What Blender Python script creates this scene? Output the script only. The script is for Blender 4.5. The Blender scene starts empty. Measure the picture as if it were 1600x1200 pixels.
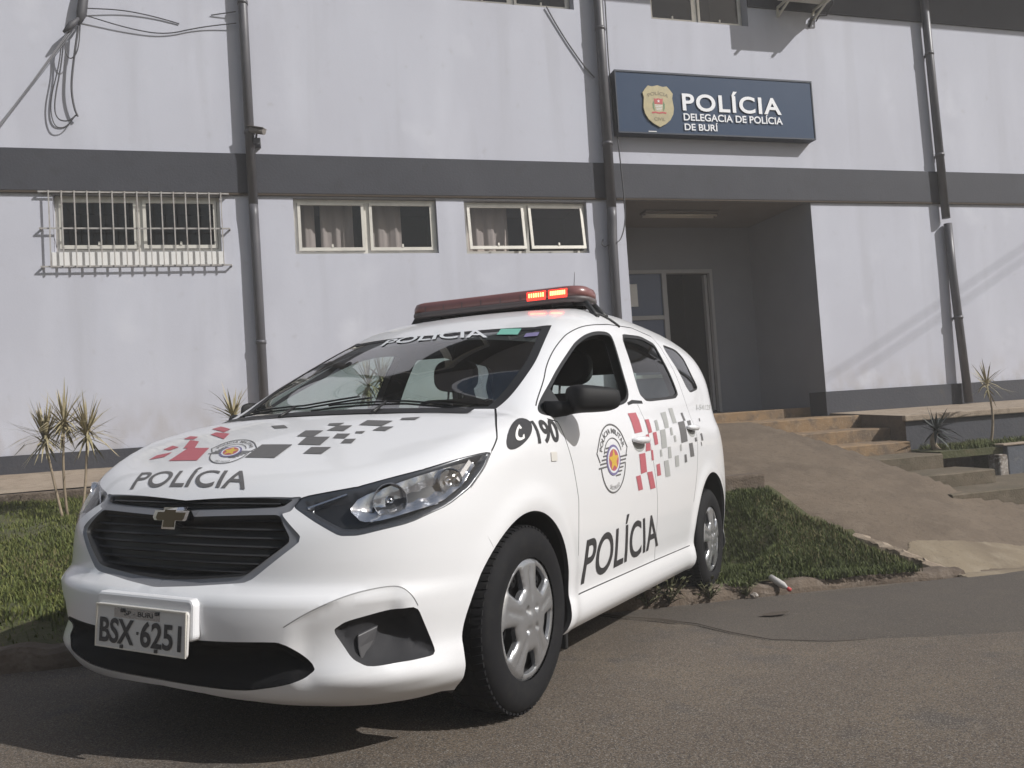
import bpy, bmesh, math, random
import numpy as np
from mathutils import Matrix, Vector, geometry
random.seed(7); np.random.seed(7)
D=bpy.data
VEIL=0.0068          # density per metre of the volume added for lens glare
SC=bpy.context.scene
COL=SC.collection
# ------------------------------------------------------------------ camera
cam=D.objects.new('camera',D.cameras.new('camera')); COL.objects.link(cam)
cam.data.sensor_width=36.0; cam.data.lens=27.868
cam.data.clip_start=0.05; cam.data.clip_end=3000
RC=[[0.96155,0.26984,0.051],[-0.26679,0.96192,-0.05948],[-0.06511,0.04359,0.99693]]
m=Matrix.Identity(4)
for i in range(3):
    m[i][0]=RC[i][0]; m[i][1]=RC[i][2]; m[i][2]=-RC[i][1]
cam.matrix_world=m
SC.camera=cam
# ------------------------------------------------------------------ light
SUN_AZ,SUN_EL=math.radians(53),math.radians(38)      # azimuth from -Y towards +X
sdir=Vector((math.sin(SUN_AZ)*math.cos(SUN_EL),-math.cos(SUN_AZ)*math.cos(SUN_EL),math.sin(SUN_EL)))
sun=D.objects.new('sun',D.lights.new('sun','SUN')); COL.objects.link(sun)
sun.data.energy=4.5; sun.data.angle=math.radians(0.55); sun.data.color=(1.0,0.985,0.965)
sun.rotation_euler=sdir.to_track_quat('Z','Y').to_euler(); sun.location=(8,-8,12)
w=D.worlds.new('World'); SC.world=w; w.use_nodes=True
nt=w.node_tree; bg=nt.nodes['Background']
sky=nt.nodes.new('ShaderNodeTexSky'); sky.sky_type='NISHITA'; sky.sun_disc=False
sky.sun_elevation=SUN_EL; sky.sun_rotation=math.pi-SUN_AZ
sky.air_density=1.4; sky.dust_density=3.0; sky.ozone_density=1.0
nt.links.new(sky.outputs[0],bg.inputs[0]); bg.inputs[1].default_value=0.068
SC.view_settings.view_transform='Standard'; SC.view_settings.look='None'
SC.view_settings.exposure=0.10; SC.view_settings.gamma=1.0
SC.render.engine='CYCLES'
SC.cycles.max_bounces=8; SC.cycles.transparent_max_bounces=16
SC.cycles.caustics_reflective=False; SC.cycles.caustics_refractive=False
# ------------------------------------------------------------------ materials
def mat(name,col,rough=0.6,metal=0.0,coat=0.0,spec=0.5,noise=None,bump=None,emit=None,alpha=None):
    """noise=(scale,amount,col2[,detail]) mixes a second colour; bump=(scale,strength)"""
    mt=D.materials.new(name); mt.use_nodes=True; n=mt.node_tree; b=n.nodes['Principled BSDF']
    b.inputs['Base Color'].default_value=(*col,1); b.inputs['Roughness'].default_value=rough
    b.inputs['Metallic'].default_value=metal; b.inputs['Coat Weight'].default_value=coat
    b.inputs['Specular IOR Level'].default_value=spec
    if noise or bump:
        tc=n.nodes.new('ShaderNodeTexCoord')
    last=None
    if noise:
        layers=noise if isinstance(noise,list) else [noise]
        prev=None
        for L in layers:
            sc,lo,hi,c2=L[:4]; det=L[4] if len(L)>4 else 6; stretch=L[5] if len(L)>5 else (1,1,1)
            mp=n.nodes.new('ShaderNodeMapping'); mp.inputs['Scale'].default_value=stretch
            n.links.new(tc.outputs['Object'],mp.inputs[0])
            t=n.nodes.new('ShaderNodeTexNoise'); t.inputs['Scale'].default_value=sc; t.inputs['Detail'].default_value=det
            n.links.new(mp.outputs[0],t.inputs['Vector'])
            mr=n.nodes.new('ShaderNodeMapRange'); mr.inputs[1].default_value=lo; mr.inputs[2].default_value=hi
            n.links.new(t.outputs['Fac'],mr.inputs[0])
            mx=n.nodes.new('ShaderNodeMix'); mx.data_type='RGBA'
            n.links.new(mr.outputs[0],mx.inputs[0])
            if prev: n.links.new(prev,mx.inputs[6])
            else: mx.inputs[6].default_value=(*col,1)
            mx.inputs[7].default_value=(*c2,1); prev=mx.outputs[2]
        n.links.new(prev,b.inputs['Base Color'])
    if bump:
        bl=bump if isinstance(bump,list) else [bump]; pn=None
        for sc,st in bl:
            t=n.nodes.new('ShaderNodeTexNoise'); t.inputs['Scale'].default_value=sc; t.inputs['Detail'].default_value=4
            n.links.new(tc.outputs['Object'],t.inputs['Vector'])
            bp=n.nodes.new('ShaderNodeBump'); bp.inputs['Strength'].default_value=st; bp.inputs['Distance'].default_value=0.02 if sc<100 else .006
            n.links.new(t.outputs['Fac'],bp.inputs['Height'])
            if pn: n.links.new(pn,bp.inputs['Normal'])
            pn=bp.outputs[0]
        n.links.new(pn,b.inputs['Normal'])
    if emit:
        b.inputs['Emission Color'].default_value=(*emit[0],1); b.inputs['Emission Strength'].default_value=emit[1]
    return mt
def glass(name,tint,refl=1.0,rough=0.02,ior=1.5):
    mt=D.materials.new(name); mt.use_nodes=True; n=mt.node_tree; n.nodes.clear()
    o=n.nodes.new('ShaderNodeOutputMaterial'); mx=n.nodes.new('ShaderNodeMixShader'); t=n.nodes.new('ShaderNodeBsdfTransparent')
    g=n.nodes.new('ShaderNodeBsdfGlossy'); f=n.nodes.new('ShaderNodeLayerWeight'); mu=n.nodes.new('ShaderNodeMath'); pw_=n.nodes.new('ShaderNodeMath')
    t.inputs[0].default_value=(*tint,1); g.inputs['Roughness'].default_value=rough; f.inputs[0].default_value=.5
    pw_.operation='POWER'; pw_.inputs[1].default_value=4.6
    mu.operation='MULTIPLY_ADD'; mu.inputs[1].default_value=.9*refl; mu.inputs[2].default_value=.045*refl; mu.use_clamp=True   # Schlick-like, same from both faces
    n.links.new(f.outputs['Facing'],pw_.inputs[0]); n.links.new(pw_.outputs[0],mu.inputs[0]); n.links.new(mu.outputs[0],mx.inputs[0])
    n.links.new(t.outputs[0],mx.inputs[1]); n.links.new(g.outputs[0],mx.inputs[2]); n.links.new(mx.outputs[0],o.inputs[0])
    return mt
M={}
M['wall']=mat('wall_paint',(.51,.52,.585),.85,noise=[(0.7,.38,.75,(.475,.48,.54)),(1.8,.50,.80,(.555,.565,.63),5,(1,1,.25)),(3.2,.54,.80,(.44,.445,.495),8,(1,1,.08)),(1.3,.60,.74,(.57,.58,.64),10),(9,.62,.85,(.42,.42,.455))],bump=[(45,.035),(5,.05)])
def wall_dirt():
    n=M['wall'].node_tree; b=n.nodes['Principled BSDF']; src=b.inputs['Base Color'].links[0].from_socket
    tc=n.nodes.new('ShaderNodeTexCoord'); sp=n.nodes.new('ShaderNodeSeparateXYZ'); n.links.new(tc.outputs['Object'],sp.inputs[0])
    def layer(src,z0,z1,scale,stretch,lo,hi,col,amt):
        mr=n.nodes.new('ShaderNodeMapRange'); mr.inputs[1].default_value=z0; mr.inputs[2].default_value=z1; mr.inputs[3].default_value=amt; mr.inputs[4].default_value=0
        n.links.new(sp.outputs[2],mr.inputs[0])
        mp=n.nodes.new('ShaderNodeMapping'); mp.inputs['Scale'].default_value=stretch; n.links.new(tc.outputs['Object'],mp.inputs[0])
        t=n.nodes.new('ShaderNodeTexNoise'); t.inputs['Scale'].default_value=scale; t.inputs['Detail'].default_value=8; n.links.new(mp.outputs[0],t.inputs['Vector'])
        m2=n.nodes.new('ShaderNodeMapRange'); m2.inputs[1].default_value=lo; m2.inputs[2].default_value=hi; n.links.new(t.outputs['Fac'],m2.inputs[0])
        mu=n.nodes.new('ShaderNodeMath'); mu.operation='MULTIPLY'; n.links.new(mr.outputs[0],mu.inputs[0]); n.links.new(m2.outputs[0],mu.inputs[1])
        mx=n.nodes.new('ShaderNodeMix'); mx.data_type='RGBA'; n.links.new(mu.outputs[0],mx.inputs[0]); n.links.new(src,mx.inputs[6]); mx.inputs[7].default_value=(*col,1)
        return mx.outputs[2]
    s=layer(src,.15,.75,5,(1,1,.6),.38,.7,(.36,.33,.31),.8)             # splashed soil above the plinth
    s=layer(s,2.85,1.2,7,(1,1,.05),.56,.78,(.38,.375,.40),.0)
    s=layer(s,6.8,3.2,6,(1,1,.045),.57,.80,(.37,.365,.39),.75) if False else s
    # rain streaks running down from the roof edge and from the band
    for top,bot in ((6.6,3.9),(2.8,1.3)):
        s=layer(s,bot,top,6,(1,1,.045),.58,.82,(.36,.355,.38),.0) if False else s
    n.links.new(s,b.inputs['Base Color'])
wall_dirt()
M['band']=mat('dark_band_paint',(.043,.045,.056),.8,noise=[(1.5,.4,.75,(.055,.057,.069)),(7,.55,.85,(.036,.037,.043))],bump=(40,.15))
M['plinth']=mat('plinth_paint',(.043,.045,.056),.8,noise=[(2.5,.4,.75,(.056,.057,.066)),(8,.58,.85,(.075,.066,.058))],bump=(30,.2))
M['porch']=mat('porch_grey_paint',(.235,.24,.265),.8,noise=(1.6,.4,.8,(.20,.205,.225)),bump=(40,.08))
M['ceil']=mat('porch_ceiling_paint',(.20,.18,.165),.85,noise=(2,.4,.8,(.16,.145,.135)))
M['pipe']=mat('drainpipe_paint',(.085,.084,.095),.45,noise=(5,.45,.8,(.115,.112,.12)))
M['alu']=mat('window_aluminium',(.72,.69,.62),.38,metal=.25,noise=(8,.45,.8,(.60,.575,.52)))
M['bars']=mat('grille_bar_paint',(.38,.365,.35),.5,noise=(20,.45,.75,(.27,.24,.22)))
M['wglass']=glass('window_glass',(.72,.73,.76),1.3)
M['curtain']=mat('curtain_cloth',(.52,.445,.385),.9)
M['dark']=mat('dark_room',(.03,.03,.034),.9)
M['signblue']=mat('sign_blue_panel',(.020,.046,.098),.55,spec=.2,noise=(3,.4,.8,(.026,.053,.106)))
M['signedge']=mat('sign_edge',(.014,.024,.045),.6)
M['signwhite']=mat('sign_white_letters',(.78,.79,.82),.4)
M['gold']=mat('badge_gold',(.44,.37,.20),.45,noise=(14,.4,.7,(.36,.31,.18)))
M['golddk']=mat('badge_dark_gold',(.20,.16,.09),.5)
M['red']=mat('sign_red',(.45,.05,.05),.5)
M['green']=mat('sign_green',(.10,.20,.09),.5)
M['concrete']=mat('walkway_concrete',(.31,.25,.19),.9,noise=[(2.2,.35,.7,(.25,.195,.145)),(11,.5,.75,(.19,.15,.11))],bump=[(60,.3),(9,.2)])
M['ramp']=mat('ramp_concrete',(.135,.102,.072),.92,noise=[(1.1,.38,.66,(.095,.071,.050)),(5,.48,.75,(.155,.120,.086)),(22,.52,.75,(.085,.064,.046)),(60,.55,.8,(.18,.14,.10))],bump=[(90,.4),(14,.25)])
M['step']=mat('step_concrete',(.27,.175,.090),.92,noise=[(2,.35,.7,(.155,.115,.08)),(8,.48,.72,(.12,.09,.065)),(30,.55,.8,(.29,.22,.15))],bump=[(60,.35),(9,.25)])
M['step_old']=mat('mossy_step_concrete',(.125,.098,.066),.92,noise=[(2,.35,.7,(.085,.07,.045)),(8,.48,.72,(.15,.12,.085)),(30,.55,.8,(.06,.055,.032))],bump=[(60,.35),(9,.25)])
M['apron']=mat('pale_apron_concrete',(.205,.165,.112),.92,noise=[(1.6,.38,.64,(.145,.112,.076)),(7,.48,.72,(.235,.195,.14)),(30,.55,.78,(.15,.12,.085))],bump=[(70,.3),(10,.2)])
M['kerb']=mat('kerb_stone',(.125,.095,.070),.95,noise=[(3,.40,.62,(.080,.058,.042)),(10,.50,.72,(.18,.145,.115)),(45,.5,.75,(.09,.068,.05))],bump=[(60,.5),(12,.5)])
M['soil']=mat('lawn_soil',(.066,.066,.026),.95,noise=[(2,.35,.7,(.050,.056,.020)),(12,.52,.75,(.10,.080,.042))],bump=(30,.5))
M['asphalt']=mat('old_asphalt',(.102,.076,.053),.92,noise=[(.5,.42,.60,(.078,.059,.043)),(1.9,.48,.66,(.130,.098,.066)),(5,.56,.70,(.068,.055,.045)),(13,.55,.75,(.122,.095,.068)),(120,.46,.62,(.045,.037,.031),2),(150,.56,.68,(.19,.165,.14),2),(230,.60,.70,(.26,.24,.21),1)],bump=[(230,.35),(40,.06)])
M['patch']=mat('newer_asphalt',(.088,.072,.056),.9,noise=[(1.0,.35,.7,(.074,.060,.047)),(3,.5,.75,(.104,.084,.062)),(130,.45,.64,(.042,.036,.032),2),(160,.57,.70,(.155,.14,.125),2)],bump=[(230,.35),(35,.06)])
M['crack']=mat('asphalt_crack',(.062,.048,.036),.95)
M['stem']=mat('plant_stem',(.27,.215,.15),.9,noise=(20,.4,.7,(.18,.14,.10)))
M['leaf_dry']=mat('spiky_leaf',(.38,.32,.20),.7,noise=(9,.35,.7,(.25,.22,.12)))
M['leaf_dark']=mat('dark_leaf',(.024,.032,.031),.6,noise=(9,.35,.7,(.02,.028,.022)))
M['weed']=mat('weed_leaf',(.10,.115,.05),.8,noise=(20,.35,.7,(.16,.14,.08)))
M['cable']=mat('cable_rubber',(.06,.06,.068),.6)
M['cable_grey']=mat('faded_cable',(.17,.17,.185),.7)
M['acbody']=mat('ac_casing',(.62,.60,.52),.5)
M['black']=mat('black_plastic',(.022,.022,.024),.5)
M['white']=mat('white_enamel',(.75,.74,.72),.45)
M['tube']=mat('lamp_tube',(.62,.58,.50),.35)
# ------------------------------------------------------------------ object helpers
def tag(o,label=None,cat=None,group=None,kind=None):
    if label: o['label']=label
    if cat: o['category']=cat
    if group: o['group']=group
    if kind: o['kind']=kind
    return o
def empty(name,loc=(0,0,0),mtx=None):
    o=D.objects.new(name,None); COL.objects.link(o); o.empty_display_size=.2
    if mtx is not None: o.matrix_world=mtx
    else: o.location=loc
    return o
class MB:
    """mesh builder collecting polygons"""
    def __init__(s): s.v=[]; s.f=[]; s.mi=[]; s.sm=[]
    def add(s,vs,fs,mi=0,smooth=False):
        o=len(s.v); s.v+= [tuple(map(float,p)) for p in vs]
        for f in fs: s.f.append(tuple(o+i for i in f)); s.mi.append(mi); s.sm.append(smooth)
        return s
    def box(s,x0,x1,y0,y1,z0,z1,mi=0):
        v=[(x,y,z) for z in (z0,z1) for y in (y0,y1) for x in (x0,x1)]
        return s.add(v,[(0,2,3,1),(4,5,7,6),(0,1,5,4),(2,6,7,3),(0,4,6,2),(1,3,7,5)],mi)
    def obox(s,c,ax,ay,az,mi=0):
        """oriented box: centre and three half-axis vectors"""
        c,ax,ay,az=[np.array(q,float) for q in (c,ax,ay,az)]
        v=[c+i*ax+j*ay+k*az for k in (-1,1) for j in (-1,1) for i in (-1,1)]
        return s.add(v,[(0,2,3,1),(4,5,7,6),(0,1,5,4),(2,6,7,3),(0,4,6,2),(1,3,7,5)],mi)
    def tube(s,pts,r,n=8,mi=0,cap=True,smooth=True):
        pts=[np.array(p,float) for p in pts]; rs=r if hasattr(r,'__len__') else [r]*len(pts)
        rings=[]; up=None
        for i,p in enumerate(pts):
            t=pts[min(i+1,len(pts)-1)]-pts[max(i-1,0)]; t=t/(np.linalg.norm(t)+1e-12)
            if up is None:
                a=np.array([0,0,1.]) if abs(t[2])<.9 else np.array([1.,0,0]); up=np.cross(t,a)
            up=up-t*(up@t); up/=np.linalg.norm(up)+1e-12; w_=np.cross(t,up)
            rings.append([p+rs[i]*(math.cos(2*math.pi*k/n)*up+math.sin(2*math.pi*k/n)*w_) for k in range(n)])
        v=[q for rg in rings for q in rg]; f=[]
        for i in range(len(pts)-1):
            for k in range(n):
                a=i*n+k; b=i*n+(k+1)%n; f.append((a,b,b+n,a+n))
        s.add(v,f,mi,smooth)
        if cap:
            s.add(rings[0],[tuple(range(n-1,-1,-1))],mi); s.add(rings[-1],[tuple(range(n))],mi)
        return s
    def lathe(s,prof,c,axis,n=48,mi=0,close=False):
        """prof: list of (r,h) along axis"""
        c=np.array(c,float); ax=np.array(axis,float); ax/=np.linalg.norm(ax)
        a=np.array([0,0,1.]) if abs(ax[2])<.9 else np.array([1.,0,0]); u=np.cross(ax,a); u/=np.linalg.norm(u); v_=np.cross(ax,u)
        v=[c+ax*h+r*(math.cos(2*math.pi*k/n)*u+math.sin(2*math.pi*k/n)*v_) for r,h in prof for k in range(n)]
        f=[(i*n+k,i*n+(k+1)%n,(i+1)*n+(k+1)%n,(i+1)*n+k) for i in range(len(prof)-1) for k in range(n)]
        return s.add(v,f,mi,True)
    def prism(s,poly,f0,f1,mi=0,side=None):
        """poly 2D; f0/f1 map 2D->3D for front/back"""
        n=len(poly); a=[f0(p) for p in poly]; b=[f1(p) for p in poly]
        s.add(a+b,[tuple(range(n)),tuple(range(2*n-1,n-1,-1))],mi)
        s.add(a+b,[(i,i+n,(i+1)%n+n,(i+1)%n) for i in range(n)],mi if side is None else side)
        return s
    def build(s,name,mats,parent=None,bevel=0,seg=2,auto=None,world=False):
        me=D.meshes.new(name); me.from_pydata(s.v,[],s.f)
        mats=mats if isinstance(mats,(list,tuple)) else [mats]
        for q in mats: me.materials.append(q)
        me.polygons.foreach_set('material_index',s.mi); me.polygons.foreach_set('use_smooth',s.sm)
        me.update(); o=D.objects.new(name,me); COL.objects.link(o)
        if parent: o.parent=parent
        bm=bmesh.new(); bm.from_mesh(me); bmesh.ops.remove_doubles(bm,verts=bm.verts,dist=1e-5)
        bmesh.ops.recalc_face_normals(bm,faces=bm.faces)
        bm.to_mesh(me); bm.free()
        if bevel:
            b=o.modifiers.new('bevel','BEVEL'); b.width=bevel; b.segments=seg; b.limit_method='ANGLE'; b.angle_limit=math.radians(40)
            b.harden_normals=False
        return o
def text2d(s,bold=0.0,space=1.0):
    """text as 2D mesh scaled so that cap height is 1 and the width is 1: returns verts (n,2), faces"""
    def geo(t):
        cu=D.curves.new('t','FONT'); cu.body=t; cu.size=1; cu.offset=bold; cu.space_character=space; cu.resolution_u=6
        o=D.objects.new('t',cu); COL.objects.link(o)
        dg=bpy.context.evaluated_depsgraph_get(); me=o.evaluated_get(dg).to_mesh()
        v=np.array([q.co[:2] for q in me.vertices]); f=[tuple(p.vertices) for p in me.polygons]
        o.evaluated_get(dg).to_mesh_clear(); D.objects.remove(o); D.curves.remove(cu)
        return v,f
    v,f=geo(s); c,_=geo('HE')
    y0,y1=c[:,1].min(),c[:,1].max(); x0,x1=v[:,0].min(),v[:,0].max()
    asp=(x1-x0)/(y1-y0)
    return np.stack([(v[:,0]-x0)/(x1-x0),(v[:,1]-y0)/(y1-y0)],1),f,asp
def cut2d(v,f,nx,ny):
    """cut a flat mesh along a grid so it can be bent onto a curved surface"""
    bm=bmesh.new(); vs=[bm.verts.new((p[0],p[1],0)) for p in v]
    for q in f:
        try: bm.faces.new([vs[i] for i in q])
        except ValueError: pass
    lo=v.min(0); hi=v.max(0)
    for k in range(1,nx):
        x=lo[0]+(hi[0]-lo[0])*k/nx; bmesh.ops.bisect_plane(bm,geom=bm.verts[:]+bm.edges[:]+bm.faces[:],plane_co=(x,0,0),plane_no=(1,0,0))
    for k in range(1,ny):
        y=lo[1]+(hi[1]-lo[1])*k/ny; bmesh.ops.bisect_plane(bm,geom=bm.verts[:]+bm.edges[:]+bm.faces[:],plane_co=(0,y,0),plane_no=(0,1,0))
    bm.verts.index_update()
    V=np.array([q.co[:2] for q in bm.verts]); Fc=[tuple(q.index for q in p.verts) for p in bm.faces]
    bm.free(); return V,Fc
# ---- car body surface: x forward (front axle = 0), y left, z up ----
def pch(xs, ys):
    """smooth C1 interpolant (monotone cubic) through points; returns vectorised function"""
    xs=np.array(xs,float); ys=np.array(ys,float)
    h=np.diff(xs); d=np.diff(ys)/h
    m=np.empty(len(xs)); m[0]=d[0]; m[-1]=d[-1]
    for i in range(1,len(xs)-1):
        if d[i-1]*d[i]<=0: m[i]=0
        else:
            w1=2*h[i]+h[i-1]; w2=h[i]+2*h[i-1]
            m[i]=(w1+w2)/(w1/d[i-1]+w2/d[i])
    def f(x):
        x=np.clip(x,xs[0],xs[-1]); i=np.clip(np.searchsorted(xs,x)-1,0,len(xs)-2)
        t=(x-xs[i])/h[i]; t2=t*t; t3=t2*t
        return (2*t3-3*t2+1)*ys[i]+(t3-2*t2+t)*h[i]*m[i]+(-2*t3+3*t2)*ys[i+1]+(t3-t2)*h[i]*m[i+1]
    return f
# centre-line top profile (hood, windscreen, roof, tailgate top)
h_top=pch([-3.60,-3.50,-3.36,-3.20,-2.90,-2.40,-1.90,-1.50,-1.20,-0.90,-0.70,-0.32,0.00,0.10,0.26,0.49,0.62,0.74,0.80,0.90],
          [ 1.00, 1.20, 1.42, 1.535,1.62,1.675, 1.685,1.668,1.630,1.548,1.455,1.248,1.066,1.040,0.985,0.893,0.838,0.775,0.735,0.64])
# front centre-line profile
x_front=pch([0.10,0.15,0.20,0.27,0.36,0.44,0.476,0.492,0.52,0.60,0.68,0.72,0.77,0.85,0.95,1.10,1.8],
            [0.66,0.72,0.80,0.835,0.853,0.862,0.861,0.849,0.815,0.805,0.79,0.775,0.752,0.72,0.69,0.66,0.6])
x_rear=pch([0.10,0.20,0.30,0.45,0.60,0.75,0.9,1.1,1.3,1.5,1.8],
           [-3.40,-3.47,-3.52,-3.545,-3.53,-3.49,-3.48,-3.44,-3.38,-3.28,-3.1])
w_half=pch([0.10,0.18,0.22,0.26,0.30,0.34,0.45,0.60,0.72,0.85,0.95,1.03,1.09,1.15,1.25,1.35,1.45,1.55,1.65,1.8],
           [0.74,0.80,0.835,0.846,0.842,0.834,0.848,0.862,0.866,0.862,0.853,0.838,0.815,0.792,0.757,0.722,0.683,0.640,0.590,.50])
XC,XR=0.12,-2.72
NX,NY=2.5,3.0
def plan_f(x,y,z):
    W=w_half(z)
    # belt rises to the rear: shift the shoulder
    g=1-0.012*np.clip(x/0.9,0,1)**2-0.004*np.clip((-x-1.6)/1.9,0,1)**2
    W=W*g
    tz=np.clip((z-1.05)/.35,0,1); tx=np.clip((-x-1.0)/1.8,0,1); W=W+.05*tx*tx*(3-2*tx)*tz*tz*(3-2*tz)
    # wheel arch lips
    ra=np.hypot(x,z-.33); W=W+0.010*np.exp(-((ra-.385)/.05)**2)*(z<1)
    rb=np.hypot(x+2.58,z-.34); W=W+0.010*np.exp(-((rb-.41)/.05)**2)*(z<1)
    ay=np.abs(y)/W
    uf=np.clip((x-XC)/(x_front(z)-XC),0,None); ur=np.clip((XR-x)/(XR-x_rear(z)),0,None)
    P=uf**NX+ur**3.2+ay**NY
    return (P**(1/NY)-1)*W
def top_H(x,y):
    xs=x+0.16*y*y*np.clip((0.25-x)/.3,0,1)*np.clip((x+1.6)/.8,0,1)
    return h_top(xs)-(0.05+0.03*np.clip(x,0,1))*y*y
def top_f(x,y,z):
    e=.01
    s=(top_H(x+e,y)-top_H(x-e,y))/(2*e)
    return (z-top_H(x,y))/np.sqrt(1+s*s)
def smax(a,b,k):
    h=np.clip(k-np.abs(a-b),0,None)/k
    return np.maximum(a,b)+h*h*k*.25
def body_f(p):
    x,y,z=p[...,0],p[...,1],p[...,2]
    k=0.11+0.05*np.clip((-x)/.8,0,1)
    return smax(plan_f(x,y,z),top_f(x,y,z),k)
def march(o,d,t0,t1,n=44,coarse=0):
    """first sign change of body_f on rays o+t d (vectorised bisection)"""
    o=np.broadcast_to(np.asarray(o,float),np.shape(d)); d=np.asarray(d,float)
    a=np.full(d.shape[:-1],float(t0)); b=np.full(d.shape[:-1],float(t1))
    if coarse:
        ts=np.linspace(t0,t1,coarse); prev=body_f(o+d*t0); done=np.zeros(a.shape,bool)
        b[:]=np.nan
        for i in range(1,coarse):
            cur=body_f(o+d*ts[i]); hit=(~done)&((cur>0)!=(prev>0))
            a[hit]=ts[i-1]; b[hit]=ts[i]; done|=hit; prev=cur
    sa=body_f(o+d*a[...,None])>0
    for _ in range(n):
        m=(a+b)/2; s=body_f(o+d*m[...,None])>0
        same=s==sa
        a=np.where(same,m,a); b=np.where(same,b,m)
    return o+d*((a+b)/2)[...,None]
def grad(p):
    e=1e-4; g=np.empty_like(p)
    for i in range(3):
        q=p.copy(); q[...,i]+=e; r=p.copy(); r[...,i]-=e
        g[...,i]=body_f(q)-body_f(r)
    return g/np.linalg.norm(g,axis=-1,keepdims=True)
ZL=0.62
F0=np.array([-0.75,0,0.52]); R0=np.array([-2.2,0,0.86])
RS=0.85
def toL(p): p=np.asarray(p,float); return np.stack([p[...,0],np.arctan2(p[...,1],p[...,2]-ZL)*RS],-1)
def fromL(q):
    q=np.asarray(q,float); ph=q[...,1]/RS
    d=np.stack([0*ph,np.sin(ph),np.cos(ph)],-1); o=np.stack([q[...,0],0*ph,0*ph+ZL],-1)
    return march(o,d,0.0,1.6)
KF=1.2
def toF(p): p=np.asarray(p,float)-F0; return np.stack([p[...,1]/p[...,0]*KF,p[...,2]/p[...,0]*KF],-1)
def fromF(q):
    q=np.asarray(q,float); d=np.stack([1+0*q[...,0],q[...,0]/KF,q[...,1]/KF],-1)
    return march(F0,d,0.2,2.2)
def toR(p): p=np.asarray(p,float)-R0; return np.stack([-p[...,1]/p[...,0],-p[...,2]/p[...,0]],-1)
def fromR(q):
    q=np.asarray(q,float); d=np.stack([-1+0*q[...,0],q[...,0],q[...,1]],-1)
    return march(R0,d,0.2,1.8)
def side(x,z,s=1):
    x,z=np.broadcast_arrays(np.asarray(x,float),np.asarray(z,float))
    o=np.stack([x,0*x,z],-1); d=np.stack([0*x,0*x+s,0*x],-1)
    return march(o,d,0.0,1.2)
def above(x,y):
    x,y=np.broadcast_arrays(np.asarray(x,float),np.asarray(y,float))
    o=np.stack([x,y,0*x+.5],-1); d=np.stack([0*x,0*x,0*x+1],-1)
    return march(o,d,0.0,1.6)
# ---- end of car body surface ----
S = {'dwin': [(-0.164, 1.032), (-0.27, 1.098), (-0.514, 1.234), (-0.791, 1.371), (-0.955, 1.434), (-1.131, 1.475), (-1.295, 1.493), (-1.344, 1.472), (-1.295, 1.318), (-1.263, 1.122), (-0.781, 1.067), (-0.394, 1.031), (-0.229, 1.018)], 'rwin': [(-1.486, 1.507), (-1.833, 1.536), (-2.031, 1.513), (-2.074, 1.388), (-2.175, 1.193), (-1.421, 1.13)], 'qwin': [(-2.157, 1.528), (-2.453, 1.524), (-2.55, 1.474), (-2.571, 1.369), (-2.656, 1.277), (-2.398, 1.233)], 'topcut': [(-0.248, 1.085), (-0.345, 1.155), (-0.476, 1.246), (-0.658, 1.35), (-0.865, 1.443), (-1.067, 1.498), (-1.392, 1.545), (-1.763, 1.578)], 'doorcut': [(-0.265, 1.0), (-0.314, 0.924), (-0.357, 0.84), (-0.408, 0.749)], 'split': [(-1.323, 1.115), (-1.304, 0.928), (-1.427, 0.651), (-1.564, 0.432)], 'hlrear': [(0.252, 0.893), (0.305, 0.841), (0.375, 0.78)], 'seam': [(0.375, 0.78), (0.399, 0.737), (0.389, 0.707), (0.304, 0.613)], 'sillup': [(-0.467, 0.318), (-1.205, 0.323), (-2.113, 0.331)], 'silldn': [(-0.416, 0.283), (-1.178, 0.282), (-2.083, 0.288)], 'num': [(-2.531, 1.187), (-2.883, 1.152), (-2.498, 1.132), (-2.952, 1.208)], 'turn': [(-0.182, 0.869)], 'handle1': [(-1.11, 0.927), (-1.264, 0.928)], 'handle2': [(-2.25, 1.001), (-2.375, 1.019)], 'pol': [(-0.471, 0.357), (-1.489, 0.4), (-1.421, 0.568), (-0.496, 0.531)], 'n190': [(-0.063, 0.916), (-0.254, 0.924), (-0.239, 1.009), (-0.084, 0.998)], 'icon': [(0.042, 0.952), (-0.043, 0.953), (-0.07, 1.017)], 'crest': [(-0.81, 0.855), (-1.008, 0.87), (-0.813, 1.008)]}
H = {'ws_side': [(-0.829, 0.57), (-0.637, 0.619), (-0.434, 0.668), (-0.258, 0.682), (-0.113, 0.66)], 'ws_base': [(-0.113, 0.66), (-0.061, 0.593), (0.008, 0.523), (0.062, 0.418), (0.089, 0.293)], 'ws_top': [(-0.709, 0.078), (-0.738, 0.273), (-0.78, 0.505), (-0.829, 0.57)], 'hoodside': [(0.252, 0.84), (0.188, 0.817), (0.065, 0.756), (-0.079, 0.678)], 'pol': [(0.69, -0.321), (0.695, 0.217), (0.615, 0.168), (0.606, -0.373)], 'wpol': [(-0.644, -0.274), (-0.64, 0.334), (-0.743, 0.264), (-0.721, -0.284)], 'green': [(-0.674, 0.362), (-0.682, 0.467), (-0.754, 0.451), (-0.745, 0.348)], 'blue': [(-0.658, 0.508), (-0.682, 0.566), (-0.726, 0.556), (-0.701, 0.5)], 'crest': [(0.456, -0.098), (0.462, 0.022), (0.349, -0.16)]}
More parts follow.
